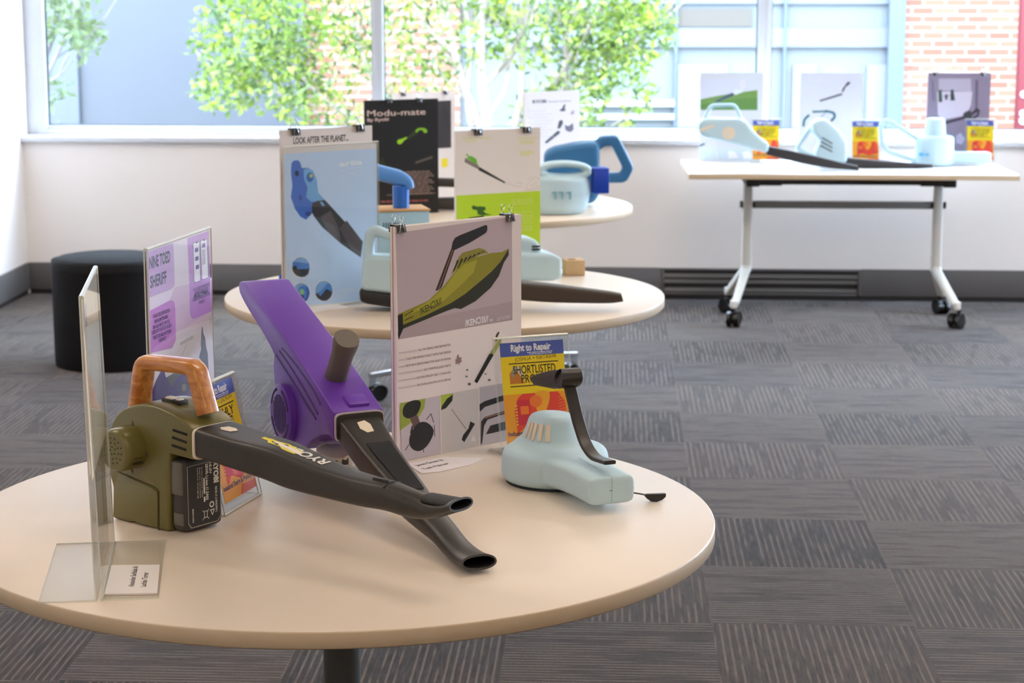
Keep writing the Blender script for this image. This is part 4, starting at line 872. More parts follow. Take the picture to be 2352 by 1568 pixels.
def nozzle(fr, secs, bmat, parent, near=-1, p=4.5, name='nozzle'):
    """secs: (px x, y top, y bottom, width, corner power) read on the near face -> closed taper with hollow mouth at the last section"""
    rings = []; info = []
    for (x, yt, yb, w, pp) in secs:
        u, zt = fr.px(x, yt, near * w / 2); u2, zb = fr.px(x, yb, near * w / 2)
        rings.append((u, w, zt, zb, pp)); info.append((u, w, zt, zb))
    k = 4; dense = cr(rings, k)
    b = bmesh.new(); R = [rring((u, 0, (zt + zb) / 2), (0, 1, 0), (0, 0, 1), w, zt - zb, pp, 36) for (u, w, zt, zb, pp) in dense]
    u, w, zt, zb, pp = dense[-1]; s = 1 if dense[-1][0] > dense[0][0] else -1
    sl = .22   # mouth cut back slightly towards the top
    def cut(ring, du):
        c = (zt + zb) / 2; return [Vector((q[0] + du - (q[2] - c) * sl * s * 1.2, q[1], q[2])) for q in ring]
    for j in range(1, 8):
        if j < len(R): R[-j] = [Vector((q[0] - (q[2] - (zt + zb) / 2) * sl * s * 1.2 * ((8 - j) / 7) ** 2, q[1], q[2])) for q in R[-j]]
    inner = rring((u, 0, (zt + zb) / 2), (0, 1, 0), (0, 0, 1), w - .006, zt - zb - .006, pp, 36); R.append(cut(inner, 0))
    loft(b, R, (True, False)); 
    b2 = [cut(inner, 0), [Vector((q[0] - s * .06, q[1] * .8, q[2])) for q in cut(inner, 0)]]
    loft(b, b2, (False, True), mi=1)
    o = ob(name, b, [bmat, blk_in], parent, 50); return o, info
def zat(info, u):
    I = sorted(info)
    for a, c in zip(I, I[1:]):
        if a[0] <= u <= c[0]:
            t = (u - a[0]) / (c[0] - a[0]); return a[2] + (c[2] - a[2]) * t
    return I[0][2] if u < I[0][0] else I[-1][2]
def top_patch(name, fr, info, pts, m, parent, lift=.0006, width=None):
    """flat label laid on a nozzle's upper face; pts are (u, v)"""
    b = bmesh.new(); t = bmesh.new(); lo = [t.verts.new((u, v, zat(info, u) + .0001)) for u, v in pts]; hi = [t.verts.new((u, v, zat(info, u) + lift)) for u, v in pts]; n = len(lo)
    t.faces.new(hi); t.faces.new(lo[::-1])
    for i in range(n): t.faces.new((lo[i], lo[(i + 1) % n], hi[(i + 1) % n], hi[i]))
    bmesh.ops.recalc_face_normals(t, faces=t.faces); merge(b, t); return ob(name, b, m, parent)

# ------------------------------------------------------------------ olive blower with wooden handle
def olive_blower():
    ang = -38; q = on(430, 1230, TH); a = R_(ang); n = Vector((-math.sin(a), math.cos(a), 0)); q = q + n * .04
    fr = Fr(q.x, q.y, TH, ang); t = at_fr('leaf_blower', 'olive green leaf blower with wooden handle, black nozzle and battery, on the front table', 'leaf blower', fr)
    V = -.045
    pts = [(441, 988), (418, 966), (384, 946), (342, 930), (304, 931), (272, 947), (254, 975), (247, 1010), (245, 1050), (250, 1085), (258, 1118), (259, 1150), (259, 1192), (268, 1199), (296, 1201), (306, 1197), (316, 1212), (338, 1229), (364, 1233), (388, 1231), (388, 1042), (443, 1057)]
    P = [fr.px(x, y, V) for x, y in pts]; P = [(u, max(z, .001)) for u, z in P]
    P = [(u_, max(z_, .001)) for u_, z_ in cr(P[:13], 4) + P[13:19] + P[19:]]
    b = bmesh.new(); prism(b, P, -.045, .045, .008, seg=3, ang=28); ob('housing', b, olive, t, 40)
    # motor cover drum
    u, z = fr.px(303, 1025, V); b = bmesh.new()
    pr = [(.0345, V + .004), (.034, V - .030), (.0325, V - .036), (.029, V - .039)]
    rs = [[(u + r * math.cos(k / 48 * 2 * math.pi), v, z + r * math.sin(k / 48 * 2 * math.pi)) for k in range(48)] for r, v in pr]
    loft(b, rs, (False, True)); mc = ob('motor_cover', b, olive, t, 40)
    b = bmesh.new()
    for rr_, nn in ((.006, 5), (.013, 9), (.020, 13)):
        for k in range(nn):
            al = k / nn * 2 * math.pi + rr_ * 90; cyl(b, (u + rr_ * math.cos(al), V - .0388, z + rr_ * math.sin(al)), (u + rr_ * math.cos(al), V - .0394, z + rr_ * math.sin(al)), .0017, seg=8)
    ob('air_holes', b, oliveD, mc)
    b = bmesh.new()
    for k in range(2):
        zz = z - .012 - .009 * k; box(b, u + .014, u + .0325, V - .024, V - .006, zz, zz + .0022)
    ob('side_slots', b, oliveD, mc)
    for (x, y) in ((303, 971), (339, 1043), (301, 1081)):
        uu, zz = fr.px(x, y, V); b = bmesh.new(); cyl(b, (uu, V + .001, zz), (uu, V - .0016, zz), .0035, seg=12, b=.0006); ob('screw', b, mat('screw_steel', (120, 116, 90), .35, .8), t)
    b = bmesh.new()
    for (p0, p1) in (((397, 987), (430, 998)), ((396, 1004), (429, 1016)), ((395, 1022), (428, 1033))):
        u0, z0 = fr.px(*p0, V); u1, z1 = fr.px(*p1, V); tube(b, [(u0, V - .0002, z0), (u1, V - .0002, z1)], .0012, .0042, n=8)
    ob('vent_slots', b, mat('slot_dark', (20, 20, 12), .8), t)
    P = [fr.px(x, y, V) for x, y in ((274, 1084), (352, 1120), (362, 1128), (364, 1142), (364, 1226), (338, 1222), (318, 1205), (306, 1190), (262, 1188), (263, 1120))]; P = [(u_, max(z_, .004)) for u_, z_ in P]
    b = bmesh.new(); prism(b, P, V - .0022, V + .001, .0012); ob('side_panel', b, olive, t)
    b = bmesh.new(); u0, z0 = fr.px(272, 1084, V); tube(b, [(u_, V - .0004, z_) for u_, z_ in (fr.px(268, 1081, V), fr.px(354, 1117, V), fr.px(365, 1127, V), fr.px(366, 1222, V))], .0014, .0014, n=6); ob('panel_seam', b, oliveD, t)
    # handle
    H = [fr.px(x, y, 0) for x, y in ((322, 945), (327, 872), (336, 834), (356, 829), (432, 840), (452, 848), (461, 870), (480, 952))]
    P = arcpath([(u_, 0, z_) for u_, z_ in (fr.px(318, 948, 0), fr.px(333, 829, 0), fr.px(450, 843, 0), fr.px(478, 950, 0))], .014, 5)
    b = bmesh.new(); tube(b, P, .036, .024, 3.2, 20, side=(0, 1, 0)); ob('handle', b, oak, t, 60)
    # switch on top
    u0, z0 = fr.px(384, 936, V + .008)
    ut = u0; zt = max(z for u_, z in [fr.px(x, y, V) for x, y in pts[:6]])
    us = fr.px(404, 918, 0)[0]; zz = fr.px(404, 918, 0)[1]
    b = bmesh.new(); box(b, us - .022, us + .018, -.010, .010, zz - .008, zz + .0015, .001); sw = ob('switch_slot', b, mat('switch_dark', (30, 28, 22), .5), t)
    b = bmesh.new(); box(b, us - .018, us + .000, -.007, .006, zz - .001, zz + .0042, .002); box(b, us + .004, us + .014, -.006, .006, zz - .001, zz + .003, .002); ob('slider', b, mat('slider_white', (216, 210, 200), .5), sw)
    # gasket at the mouth
    u0, zt = fr.px(441, 986, V); u1, zb = fr.px(444, 1058, V)
    b = bmesh.new(); loft(b, [rring((u0 + d, 0, (zt + zb) / 2), (0, 1, 0), (0, 0, 1), .090, zt - zb + .001, 7, 36) for d in (-.001, .0035)]); ob('gasket', b, cream_rim, t)
    # nozzle
    secs = [(446, 985, 1053, .086, 7), (520, 1008, 1077, .080, 7), (600, 1028, 1105, .072, 6), (656, 1049, 1127, .066, 5.5), (746, 1083, 1150, .056, 4.5), (820, 1103, 1168, .050, 3.5), (873, 1114, 1178, .046, 2.8), (928, 1133, 1195, .042, 2.3), (975, 1152, 1197, .044, 2.2), (1010, 1155, 1188, .050, 2.2), (1032, 1152, 1181, .052, 2.2)]
    nz, info = nozzle(fr, secs, blk, t)
    u0 = info[0][0]
    top_patch('button_hole', fr, info, [(u0 + .018, -.006), (u0 + .026, -.012), (u0 + .042, -.009), (u0 + .046, .004), (u0 + .036, .010), (u0 + .022, .008)], foamtan, nz)
    ur = fr.px(725, 1045, -.02)[0]; ul = fr.px(640, 1028, -.02)[0]
    rd = random.Random(4); ed = []
    U0, U1 = fr.px(575, 1010, -.02)[0], fr.px(668, 1044, -.02)[0]
    for k in range(11): x = U0 + (U1 - U0) * k / 10; ed.append((x, .012 - .006 * k / 10 + rd.uniform(-.003, .003)))
    for k in range(10, -1, -1): x = U0 + (U1 - U0) * k / 10; ed.append((x, -.010 - .002 * k / 10 + rd.uniform(-.003, .003) + (.012 if k < 3 else 0)))
    top_patch('torn_label', fr, info, ed, mat('label_yellow', (226, 204, 30), .5), nz, .0006)
    top_patch('label_remnant', fr, info, [(U0 + (x - U0) * .7 + .03, v * .55 - .002) for x, v in ed], ink((226, 218, 206)), nz, .0009)
    b = bmesh.new(); me = text_mesh('RYOBI', .03); xs = [v.co.x for v in me.vertices]; x0, x1 = min(xs), max(xs); tb = bmesh.new(); tb.from_mesh(me); bpy.data.meshes.remove(me)
    UR = fr.px(728, 1058, -.02)[0]; UL = UR - .074
    for v in tb.verts:
        s = (v.co.x - x0) / (x1 - x0); uu = UR - s * (UR - UL); v.co = (uu, .010 - v.co.y / .73 * .021, zat(info, uu) + .0004)
    merge(b, tb); ob('lettering', b, ink((222, 216, 206)), nz)
    b = bmesh.new(); ux = info[6][0]; tube(b, cr([(ux + .002, v, zat(info, ux) + .0008 - abs(v) * .25) for v in (-.019, -.01, 0, .01, .019)], 3), .0016, .003, n=6, side=(1, 0, 0)); box(b, ux - .03, ux, -.006, -.003, zat(info, ux) - .002, zat(info, ux) + .004, .001); ob('joint_ridge', b, blk, nz)
    # battery
    ub = fr.px(426, 1140, -.04)[0]; uf = fr.px(392, 1140, -.04)[0]; zb = .003; zt = fr.px(430, 1060, -.04)[1]
    b = bmesh.new(); box(b, uf - .002, ub, -.040, .040, zb, zt, .010, seg=3); bt = ob('battery', b, mat('battery_dark', (52, 50, 48), .45), t, 40)
    b = bmesh.new(); box(b, uf + .002, ub - .006, -.0415, -.036, zb + .058, zt - .004, .003); box(b, uf + .006, ub - .006, -.0412, -.036, zb + .010, zb + .030, .002); ob('latch', b, mat('latch_grey', (98, 94, 84), .4), bt)
    A = Art(y=0); A.poly([(.006, .004), (.068, .004), (.074, .012), (.074, zt - .012), (.006, zt - .008)][:0] or [(.010, .006), (.066, .006), (.074, .014), (.074, zt - zb - .010), (.004, zt - zb - .010), (.004, .014)], (150, 146, 134))
    A.poly([(.0112, .0075), (.0652, .0075), (.0726, .015), (.0726, zt - zb - .011), (.0055, zt - zb - .011), (.0055, .015)], (44, 42, 42))
    Hh = zt - zb - .012; F = (222, 218, 206)
    # lettering runs downwards (rotated a quarter turn): baseline points given raw
    def vt(s, x, z0, z1, h, bold=.02): A.text(s, (x, z0), (x, z1), h, F, bold, raw=True)
    vt('RYOBI', .060, Hh, Hh - .034, .010, .05); vt('18.0V', .0505, Hh - .0, Hh - .018, .0052); vt('28Wh Li-ion (1.5Ah)', .0425, Hh, Hh - .058, .0058, .03)
    for i, x in enumerate((.034, .0295, .0250)): vt(('MADE WITH LITHIUM ION CELLS', 'USE ONLY WITH THE CHARGER SUPPLIED', 'SEE MANUAL BEFORE USE')[i] if False else ('Li-ion battery pack', 'Read the instructions', 'before charging')[i], x, Hh - .004, Hh - .052, .0026, 0)
    vt('RB18L15 (130429041)', .062, Hh - .040, .022, .0042, .01)
    A.rect(.0375, Hh - .047, .0405, Hh - .022, F); A.rect(.0375, Hh - .060, .0405, Hh - .052, F); vt('MADE IN CHINA', .013, .036, .014, .003)
    A.poly([(.050, .028), (.060, .028), (.055, .018)], F); A.poly([(.0522, .0266), (.0578, .0266), (.055, .0208)], (44, 42, 42)); A.line((.034, .030), (.048, .014), .0007, F); A.line((.048, .030), (.034, .014), .0007, F); A.poly([(.037, .028), (.045, .028), (.044, .017), (.038, .017)], F); A.poly([(.038, .027), (.044, .027), (.043, .018), (.039, .018)], (44, 42, 42))
    A.ell(.054, .036, .005, .005, F, 16); A.ell(.054, .036, .003, .003, (44, 42, 42), 12)
    o = A.build('label', bt); o.location = (ub + .0003, -.040, zb); o.rotation_euler = (0, 0, R_(90))
    return t
olive_blower()

# ------------------------------------------------------------------ purple blower
def purple_blower():
    q = on(1085, 1308, TH); ang = -64; fr = Fr(q.x, q.y, TH, ang); V = -.043
    t = at_fr('leaf_blower', 'purple leaf blower with grey grip and black nozzle resting on the front table', 'leaf blower', fr)
    top = [(767, 948), (669, 797), (560, 650)]
    prof = [(767, 948), (718, 872), (669, 797), (612, 719), (562, 649), (552, 646), (548, 654), (550, 672), (562, 697), (580, 728), (600, 759), (615, 786), (629, 815), (627, 838), (630, 878), (631, 930), (636, 975), (650, 1008), (669, 1019), (701, 1031), (712, 1016), (737, 998), (754, 998), (765, 1014)]
    P = [fr.px(x, y, V) for x, y in prof]; P = [(u, max(z, .004)) for u, z in P]; P = [(u_, max(z_, .006)) for u_, z_ in P[:4] + cr(P[4:20], 2) + P[20:]]
    b = bmesh.new(); prism(b, P, V, -V, .007, seg=3, ang=32); ob('housing', b, purple, t, 40)
    # fan cover
    u, z = fr.px(643, 950, V - .012); r = .052; b = bmesh.new()
    rs = [[(u + q_ * math.cos(k / 56 * 2 * math.pi), v, z + q_ * math.sin(k / 56 * 2 * math.pi)) for k in range(56)] for q_, v in ((r, V + .002), (r, V - .010), (r - .003, V - .0125))]
    loft(b, rs, (False, True)); fc = ob('fan_cover', b, purple, t, 40)
    b = bmesh.new(); vv = V - .0127
    for k in range(-4, 5):
        x = k * .0072; h = math.sqrt(max(0, .034 ** 2 - x * x)); tube(b, [(u + x, vv, z - h), (u + x, vv, z + h)], .001, .0034, n=8)
    for k in range(4):
        a0 = R_(45 + 90 * k); tube(b, [(u + .043 * math.cos(a0 + R_(g)), vv, z + .043 * math.sin(a0 + R_(g))) for g in range(-30, 31, 6)], .001, .005, n=8, side=(0, 1, 0))
    ob('grille_slots', b, mat('fan_dark', (14, 8, 22), .7), fc)
    # moulded flutes on the flank
    b = bmesh.new()
    for c in ([(648, 800), (680, 838), (716, 890), (736, 928)], [(642, 806), (672, 850), (704, 904), (730, 950)], [(634, 816), (664, 862), (696, 914), (726, 962)]):
        pp = [fr.px(x, y, V) for x, y in c]; tube(b, cr([(u_, V - .0004, z_) for u_, z_ in pp], 4), .002, .0045, n=8)
    ob('flutes', b, purpleD, t)
    # seam round the upper half and clip on the deck
    def deck(u_): # height of the deck along u
        (ua, za), (ub_, zb_) = fr.px(767, 948, V), fr.px(562, 649, V); return za + (zb_ - za) * (u_ - ua) / (ub_ - ua)
    um = fr.px(767, 948, V)[0]
    uc = fr.px(664, 795, V)[0]
    b = bmesh.new()
    for (ua, va, ub_, vb_) in ((uc, -.043, uc, -.022), (uc, -.022, uc + .10, .0), (uc + .10, 0, uc + .06, .043)): tube(b, [(ua, va, deck(ua) + .0002), (ub_, vb_, deck(ub_) + .0002)], .0012, .0012, n=6, side=(0, 0, 1))
    ob('deck_seam', b, purpleD, t)
    b = bmesh.new(); a_ = math.atan2(deck(um) - deck(um - .1), .1); M = Matrix.Translation((um - .026, .006, deck(um - .026))) @ Matrix.Rotation(-a_, 4, 'Y'); box(b, -.016, .016, -.018, .018, -.004, .006, .002, M=M); ob('release_clip', b, purple, t)
    # grip
    u0, z0 = fr.px(766, 884, 0); u1, z1 = fr.px(797, 777, 0); d = Vector((u1 - u0, 0, z1 - z0)); b = bmesh.new(); P0 = Vector((u0, 0, z0)) - d * .12
    n_ = 12; path = [P0 + d * (1.12 * k / n_) for k in range(n_ + 1)]; ww = [.040, .039, .038, .038, .037, .036, .036, .036, .036, .037, .040, .042, .041]; hh = [.040, .038, .0385, .036, .038, .0355, .0375, .035, .037, .037, .041, .043, .042]
    tube(b, path, ww, hh, 2.3, 28, side=(0, 1, 0)); ob('grip', b, mat('grip_grey', (96, 88, 78), .55, bump=.2, bscale=900), t, 50)
    b = bmesh.new(); c = P0 + d * .86; cyl(b, c + Vector((.014, -.004, .003)), c + Vector((.024, -.004, .006)), .005, seg=16, b=.001); ob('trigger_button', b, purple, t)
    # gasket and nozzle
    ug, zt = fr.px(768, 950, V); _, zb = fr.px(766, 1014, V)
    b = bmesh.new(); loft(b, [rring((ug + dd, 0, (zt + zb) / 2), (0, 1, 0), (0, 0, 1), .0865, zt - zb + .001, 7, 36) for dd in (-.001, .0022)]); ob('gasket', b, mat('lilac_gasket', (190, 180, 190), .5), t)
    b = bmesh.new(); loft(b, [rring((ug + dd, 0, (zt + zb) / 2), (0, 1, 0), (0, 0, 1), .082, zt - zb - .004, 7, 36) for dd in (.002, .0045)]); ob('nozzle_flange', b, blk, t)
    def S(x, y, w, h, p):
        u_, z_ = fr.px(x, y, -w / 2); return (u_, w, z_, z_ - h, p)
    L_ = [S(772, 957, .076, .041, 7), S(805, 1000, .070, .044, 7), S(838, 1042, .064, .045, 6), S(896, 1110, .057, .040, 5), S(925, 1143, .053, .037, 4), S(960, 1178, .049, .034, 3), S(988, 1206, .046, .031, 2.4), S(1016, 1240, .045, .028, 2.2), S(1040, 1267, .050, .024, 2.2), S(1060, 1280, .056, .021, 2.2)]
    L_ = [(a, w, zt_, max(zb_, .003), p) for a, w, zt_, zb_, p in L_]
    D = cr(L_, 4); b = bmesh.new(); R = [rring((u_, 0, (a + c) / 2), (0, 1, 0), (0, 0, 1), w, a - c, p, 36) for u_, w, a, c, p in D]
    u_, w, a, c, p = D[-1]; mid = (a + c) / 2
    cut = lambda ring: [Vector((q_[0] - (q_[2] - mid) * .5, q_[1], q_[2])) for q_ in ring]
    for j in range(1, 8): R[-j] = [Vector((q_[0] - (q_[2] - mid) * .5 * ((8 - j) / 7) ** 2, q_[1], q_[2])) for q_ in R[-j]]
    inn = cut(rring((u_, 0, mid), (0, 1, 0), (0, 0, 1), w - .006, a - c - .006, p, 36)); R.append(inn); loft(b, R, (True, False))
    loft(b, [inn, [Vector((q_[0] - .06, q_[1] * .8, q_[2])) for q_ in inn]], (False, True), mi=1); nz = ob('nozzle', b, [blk, blk_in], t, 50)
    info = [(a0, w0, t0_, b0) for a0, w0, t0_, b0, _ in L_]
    u0 = info[0][0]; u2 = info[3][0]; u3 = info[4][0]
    top_patch('button_hole', fr, info, [(u0 + .022, -.010), (u0 + .040, -.012), (u0 + .052, -.004), (u0 + .050, .008), (u0 + .030, .010), (u0 + .018, .004)], foamtan, nz)
    ua = fr.px(866, 1022, 0)[0]; uz = fr.px(950, 1120, 0)[0]
    top_patch('dark_label', fr, info, [(ua, -.019), (uz, -.014), (uz, .018), (ua, .022)], mat('label_black', (24, 23, 23), .18), nz)
    top_patch('label_spot', fr, info, [((ua * .7 + uz * .3) + .003 * math.cos(k), -.008 + .0025 * math.sin(k)) for k in range(6)], foamtan, nz, .001)
    # battery and motor under the housing
    u5 = fr.px(740, 1030, -.040)[0] - .02; b = bmesh.new(); box(b, u5 - .06, u5 + .035, -.040, .038, .002, .040, .005); bt = ob('battery', b, mat('battery_silver', (150, 142, 128), .4, .3), t)
    b = bmesh.new(); cyl(b, (u5 - .01, -.006, .038), (u5 - .006, -.006, .066), .033, seg=32, b=.002); ob('motor', b, mat('motor_metal', (196, 184, 166), .4), t)
    b = bmesh.new(); cx_ = u5 - .008
    for al in (-75, -48, -20, 8):
        a_ = R_(al); M = Matrix.Translation((cx_ + .0332 * math.cos(a_), -.006 + .0332 * math.sin(a_), .054)) @ Matrix.Rotation(a_ + R_(90), 4, 'Z'); prism(b, [(-.006, -.006), (.006, -.006), (.006, .005), (-.006, .005)] if al in (-75, 8) else [(-.007, -.006), (.007, -.006), (0, .006)], -.0006, .0006, M=M)
    ob('motor_symbols', b, mat('symbol_dark', (44, 40, 38), .5), t)
    A = Art(y=0); A.rect(.004, .004, .070, .022, (64, 60, 58)); A.text('RYOBI', (.010, .010), (.034, .010), .006, (216, 206, 190), .03); A.poly([(.040, .008), (.052, .008), (.046, .018)], (216, 206, 190)); A.poly([(.055, .008), (.067, .008), (.061, .018)], (216, 206, 190)); A.greek((.008, .0185), (.036, .0185), .0016, (190, 182, 168))
    o = A.build('label', bt); o.location = (u5 + .0353, -.036, .008); o.rotation_euler = (0, 0, R_(90))
    return t
purple_blower()

# ------------------------------------------------------------------ pale blue foam blower with black folding arm
def foam_blower():
    fr = Fr(.074, 3.372, TH, -68); t = at_fr('foam_model', 'pale blue foam blower with folding black arm, right side of the front table', 'blower model', fr)
    b = bmesh.new(); lathe(b, [(.082, .003), (.090, .008), (.0925, .018), (.0915, .044), (.0885, .054), (.081, .0605), (.06, .063)])
    b2 = [rring((u_, 0, (a + c) / 2), (0, 1, 0), (0, 0, 1), w, a - c, 6, 32) for u_, w, a, c in ((-.02, .12, .056, .006), (.05, .118, .058, .006), (.09, .100, .060, .009), (.13, .090, .060, .012), (.18, .085, .060, .013), (.232, .084, .059, .013))]
    loft(b, b2); 
    pr = [(.078, .040), (.070, .062), (.057, .070), (.049, .086), (.043, .104), (.038, .109), (.034, .110)]
    loft(b, [[(r * 1.0 * math.cos(k / 40 * 2 * math.pi) - .028, r * .92 * math.sin(k / 40 * 2 * math.pi) + .006, z) for k in range(40)] for r, z in pr])
    b = fused(b, .0028, 14); ob('body', b, foam, t, 80)
    b = bmesh.new(); cyl(b, (0, 0, .0005), (0, 0, .005), .084, seg=64); ob('base', b, mat('base_dark_blue', (24, 44, 56), .6), t)
    b = bmesh.new(); wd = math.radians(68)
    for al, w in ((-152, .0026), (-142, .004), (-131, .0058), (-117, .0075), (-101, .0085)):
        a = R_(al) + wd; c, s = math.cos(a), math.sin(a); q0 = Vector((.0555 * c - .028, .0555 * .92 * s + .006, .0725)); q1 = Vector((.0450 * c - .028, .0450 * .92 * s + .006, .100)); e = (q1 - q0); side = Vector((-s, c, 0)); nn = side.cross(e).normalized()
        if nn.dot(Vector((c, s, 0))) < 0: nn = -nn
        M = Matrix((side, e.normalized(), nn)).transposed().to_4x4(); M.translation = (q0 + q1) / 2 + nn * .0015
        box(b, -w / 2, w / 2, -e.length / 2, e.length / 2, -.003, .0012, .0005, M=M)
    ob('vent_slots', b, foamtan, t)
    b = bmesh.new(); tube(b, [(.2322, .0, .0155), (.2322, 0, .0585)], .0004, .0006, n=6); tube(b, [(.10, 0, .0612), (.230, 0, .0588)], .0005, .0005, n=6); box(b, .2320, .2326, -.004, .001, .036, .0372); ob('split_line', b, mat('pencil_line', (110, 140, 154), .8), t)
    # arm
    P = [(u, 0, z) for u, z in (fr.px(1401, 1062, 0), fr.px(1366, 1051, 0), fr.px(1345, 1021, 0), fr.px(1327, 965, 0), fr.px(1305, 872, 0))]
    arm = mat('arm_black', (38, 34, 32), .42, bump=.15, bscale=700)
    b = bmesh.new(); tube(b, arcpath(P[:1] + P[1:], .016, 4), .021, .0065, 6, 20, side=(0, 1, 0)); ar_ = ob('arm', b, arm, t, 50)
    u, z = fr.px(1306, 868, 0); b = bmesh.new(); cyl(b, (u, -.0145, z), (u, .0145, z), .0165, seg=40, b=.004); ob('joint', b, arm, ar_)
    top = [(1306, 850), (1288, 848), (1256, 854), (1236, 861), (1229, 867)]; bot = [(1231, 873), (1240, 884), (1262, 888), (1284, 892), (1306, 887)]
    G = [fr.px(x, y, 0) for x, y in top + bot]; b = bmesh.new(); prism(b, G, -.012, .012, .004, seg=3); g = ob('grip', b, arm, ar_)
    b = bmesh.new(); pp = [fr.px(x, y, -.0125) for x, y in ((1229, 872), (1268, 864))]; tube(b, [(a, -.0122, c) for a, c in pp], .0006, .0006, n=6); ob('grip_seam', b, blk_in, g)
foam_blower()
q = on(1505, 1151, TH); fr = Fr(q.x, q.y, TH, 12)
t = at_fr('key_tool', 'small black half-moon tool on a thin rod beside the foam nozzle end', 'tool', fr)
b = bmesh.new(); P = [fr.px(x, y, 0) for x, y in ((1479, 1137), (1484, 1134), (1529, 1132), (1528, 1140), (1520, 1147), (1508, 1151), (1494, 1150), (1485, 1144))]; prism(b, P, -.004, .004, .0012); ob('head', b, mat('tool_black', (34, 32, 30), .4), t)
u0, v0 = fr.fl(1462, 1128, .006); b = bmesh.new(); tube(b, [(u0 - .03, v0 + .018, .0055), (P[1][0] + .002, .0, P[1][1] - .002)], .0028, .0028, n=10); ob('rod', b, mat('rod_olive', (84, 82, 66), .4, .5), t)

# ------------------------------------------------------------------ helpers for models further back
def ppx(fr, pts, v): return [fr.px(x, y, v) for x, y in pts]
def tpx(bm, fr, pts, w, h=None, v=0, p=2.4, r=0, n=14, zmin=-9):
    P = [(u, v, max(z, zmin)) for u, z in ppx(fr, pts, v)]
    if r: P = arcpath(P, r, 4)
    tube(bm, P, w, h, p, n, side=(0, 1, 0))

# middle table: foam blower with black base and long nozzle
fr = Fr(T(826, 700, 5.20)[0], 5.20, TH, 0)
t = at_fr('foam_model', 'pale blue foam blower with black base and long dark nozzle, on the middle table', 'blower model', fr)
b = bmesh.new(); prism(b, ppx(fr, [(828, 668), (832, 600), (842, 588), (900, 590), (1040, 606), (1150, 640), (1188, 648), (1188, 690), (1040, 688), (900, 676)], -.04), -.04, .05, .010)
tpx(b, fr, [(842, 655), (850, 536), (862, 528), (905, 545), (1000, 562), (1040, 615)], .034, .028, 0, 3, .02)
ob('body', fused(b, .005, 4), foam, t, 80)
b = bmesh.new(); P = ppx(fr, [(824, 667), (900, 677), (1030, 690), (1030, 712), (900, 707), (845, 699), (827, 693)], -.045); P = [(u, max(z, .002)) for u, z in P]; prism(b, P, -.045, .055, .006); ob('base', b, mat('base_black', (28, 28, 30), .35), t)
nz, info = nozzle(fr, [(1150, 642, 688, .07, 6), (1184, 648, 690, .066, 6), (1260, 655, 696, .058, 5), (1340, 664, 698, .048, 4), (1400, 671, 698, .04, 3.5), (1430, 676, 694, .036, 3)], mat('nozzle_brown_black', (58, 48, 42), .5), t)
b = bmesh.new(); u, z = fr.px(1371, 668, 0); cyl(b, (u, 0, z - .006), (u, 0, z + .002), .004, seg=12); ob('nub', b, blk, nz)
# foam model with two black slots
fr = Fr(T(1240, 645, 5.62)[0], 5.62, TH, 14)
t = at_fr('foam_model', 'pale blue foam block model with two black slots, right of the lime board', 'blower model', fr)
b = bmesh.new(); P = ppx(fr, [(1120, 590), (1160, 582), (1270, 584), (1292, 592), (1293, 640), (1270, 646), (1120, 646)], -.06); P = [(u, max(z, .004)) for u, z in P]; prism(b, P, -.06, .07, .008)
prism(b, ppx(fr, [(1120, 590), (1140, 550), (1190, 545), (1225, 547), (1243, 560), (1246, 590)], -.03), -.03, .06, .012); ob('body', fused(b, .005, 4), foam, t, 80)
b = bmesh.new()
for y in (566, 573): u0, z0 = fr.px(1222, y, -.032); u1, z1 = fr.px(1241, y, -.032); box(b, u0, u1, -.0335, -.03, z0 - .0022, z0 + .0022)
ob('slots', b, blk_in, t)
q = on(1315, 622, TH); t = thing('wooden_block', 'small tan block at the back edge of the middle table', 'block', (q.x, 5.85, TH), 8)
b = bmesh.new(); box(b, -.028, .030, -.03, .03, .0005, .045, .002); ob('block', b, mat('tan_mdf', (196, 168, 128), .7), t); b = bmesh.new(); cyl(b, (-.005, 0, .045), (-.005, 0, .047), .012, seg=20); ob('peg', b, mat('peg_tan', (170, 138, 100), .7), t)

# slotted box with plywood lid and bright blue arm on top
fr = Fr(T(869, 640, 5.50)[0], 5.50, TH, 14)
bx = at_fr('display_box', 'pale blue box with dark slots and thin plywood lid on the middle table', 'box', fr)
zt = fr.px(869, 487, 0)[1]; ue = fr.px(987, 478, 0)[0]
b = bmesh.new(); box(b, -.06, ue, 0, .12, .0005, zt, .004); ob('body', b, mat('box_blue', (168, 204, 220), .6), bx)
b = bmesh.new(); box(b, -.062, ue + .002, -.003, .123, zt, zt + .005, .001); ob('lid', b, mat('plywood', (206, 160, 104), .55), bx)
b = bmesh.new()
for k in range(7): u = fr.px(881 + k * 5.5, 520, 0)[0]; box(b, u - .0014, u + .0014, -.0008, .002, zt - .075, zt - .03)
ob('slots', b, mat('slot_navy', (30, 60, 84), .6), bx)
sky = mat('bright_blue', (88, 150, 222), .4); sky2 = mat('deep_blue', (40, 108, 200), .4)
u, _ = fr.px(921, 470, .05); f2 = Fr(*(fr.o + fr.d * u + fr.n * .05), 14)
f2.o.z = TH + zt + .0055
t = at_fr('blue_arm_model', 'bright blue arm and cup model standing on the plywood lid', 'blower model', f2)
zc = f2.px(921, 428, 0)[1]
b = bmesh.new(); cyl(b, (0, 0, .0005), (0, 0, zc), .0225, .0235, 10, .002); ob('cup', b, sky2, t)
b = bmesh.new(); P = ppx(f2, [(820, 380), (870, 396), (915, 408), (934, 418), (940, 432)], 0); tube(b, cr([(u, 0, z) for u, z in P], 4), .042, [.044] * 9 + [.040, .038, .036, .034, .032, .030, .028, .026], 2.6, 18, side=(0, 1, 0)); ob('arm', b, sky, t)

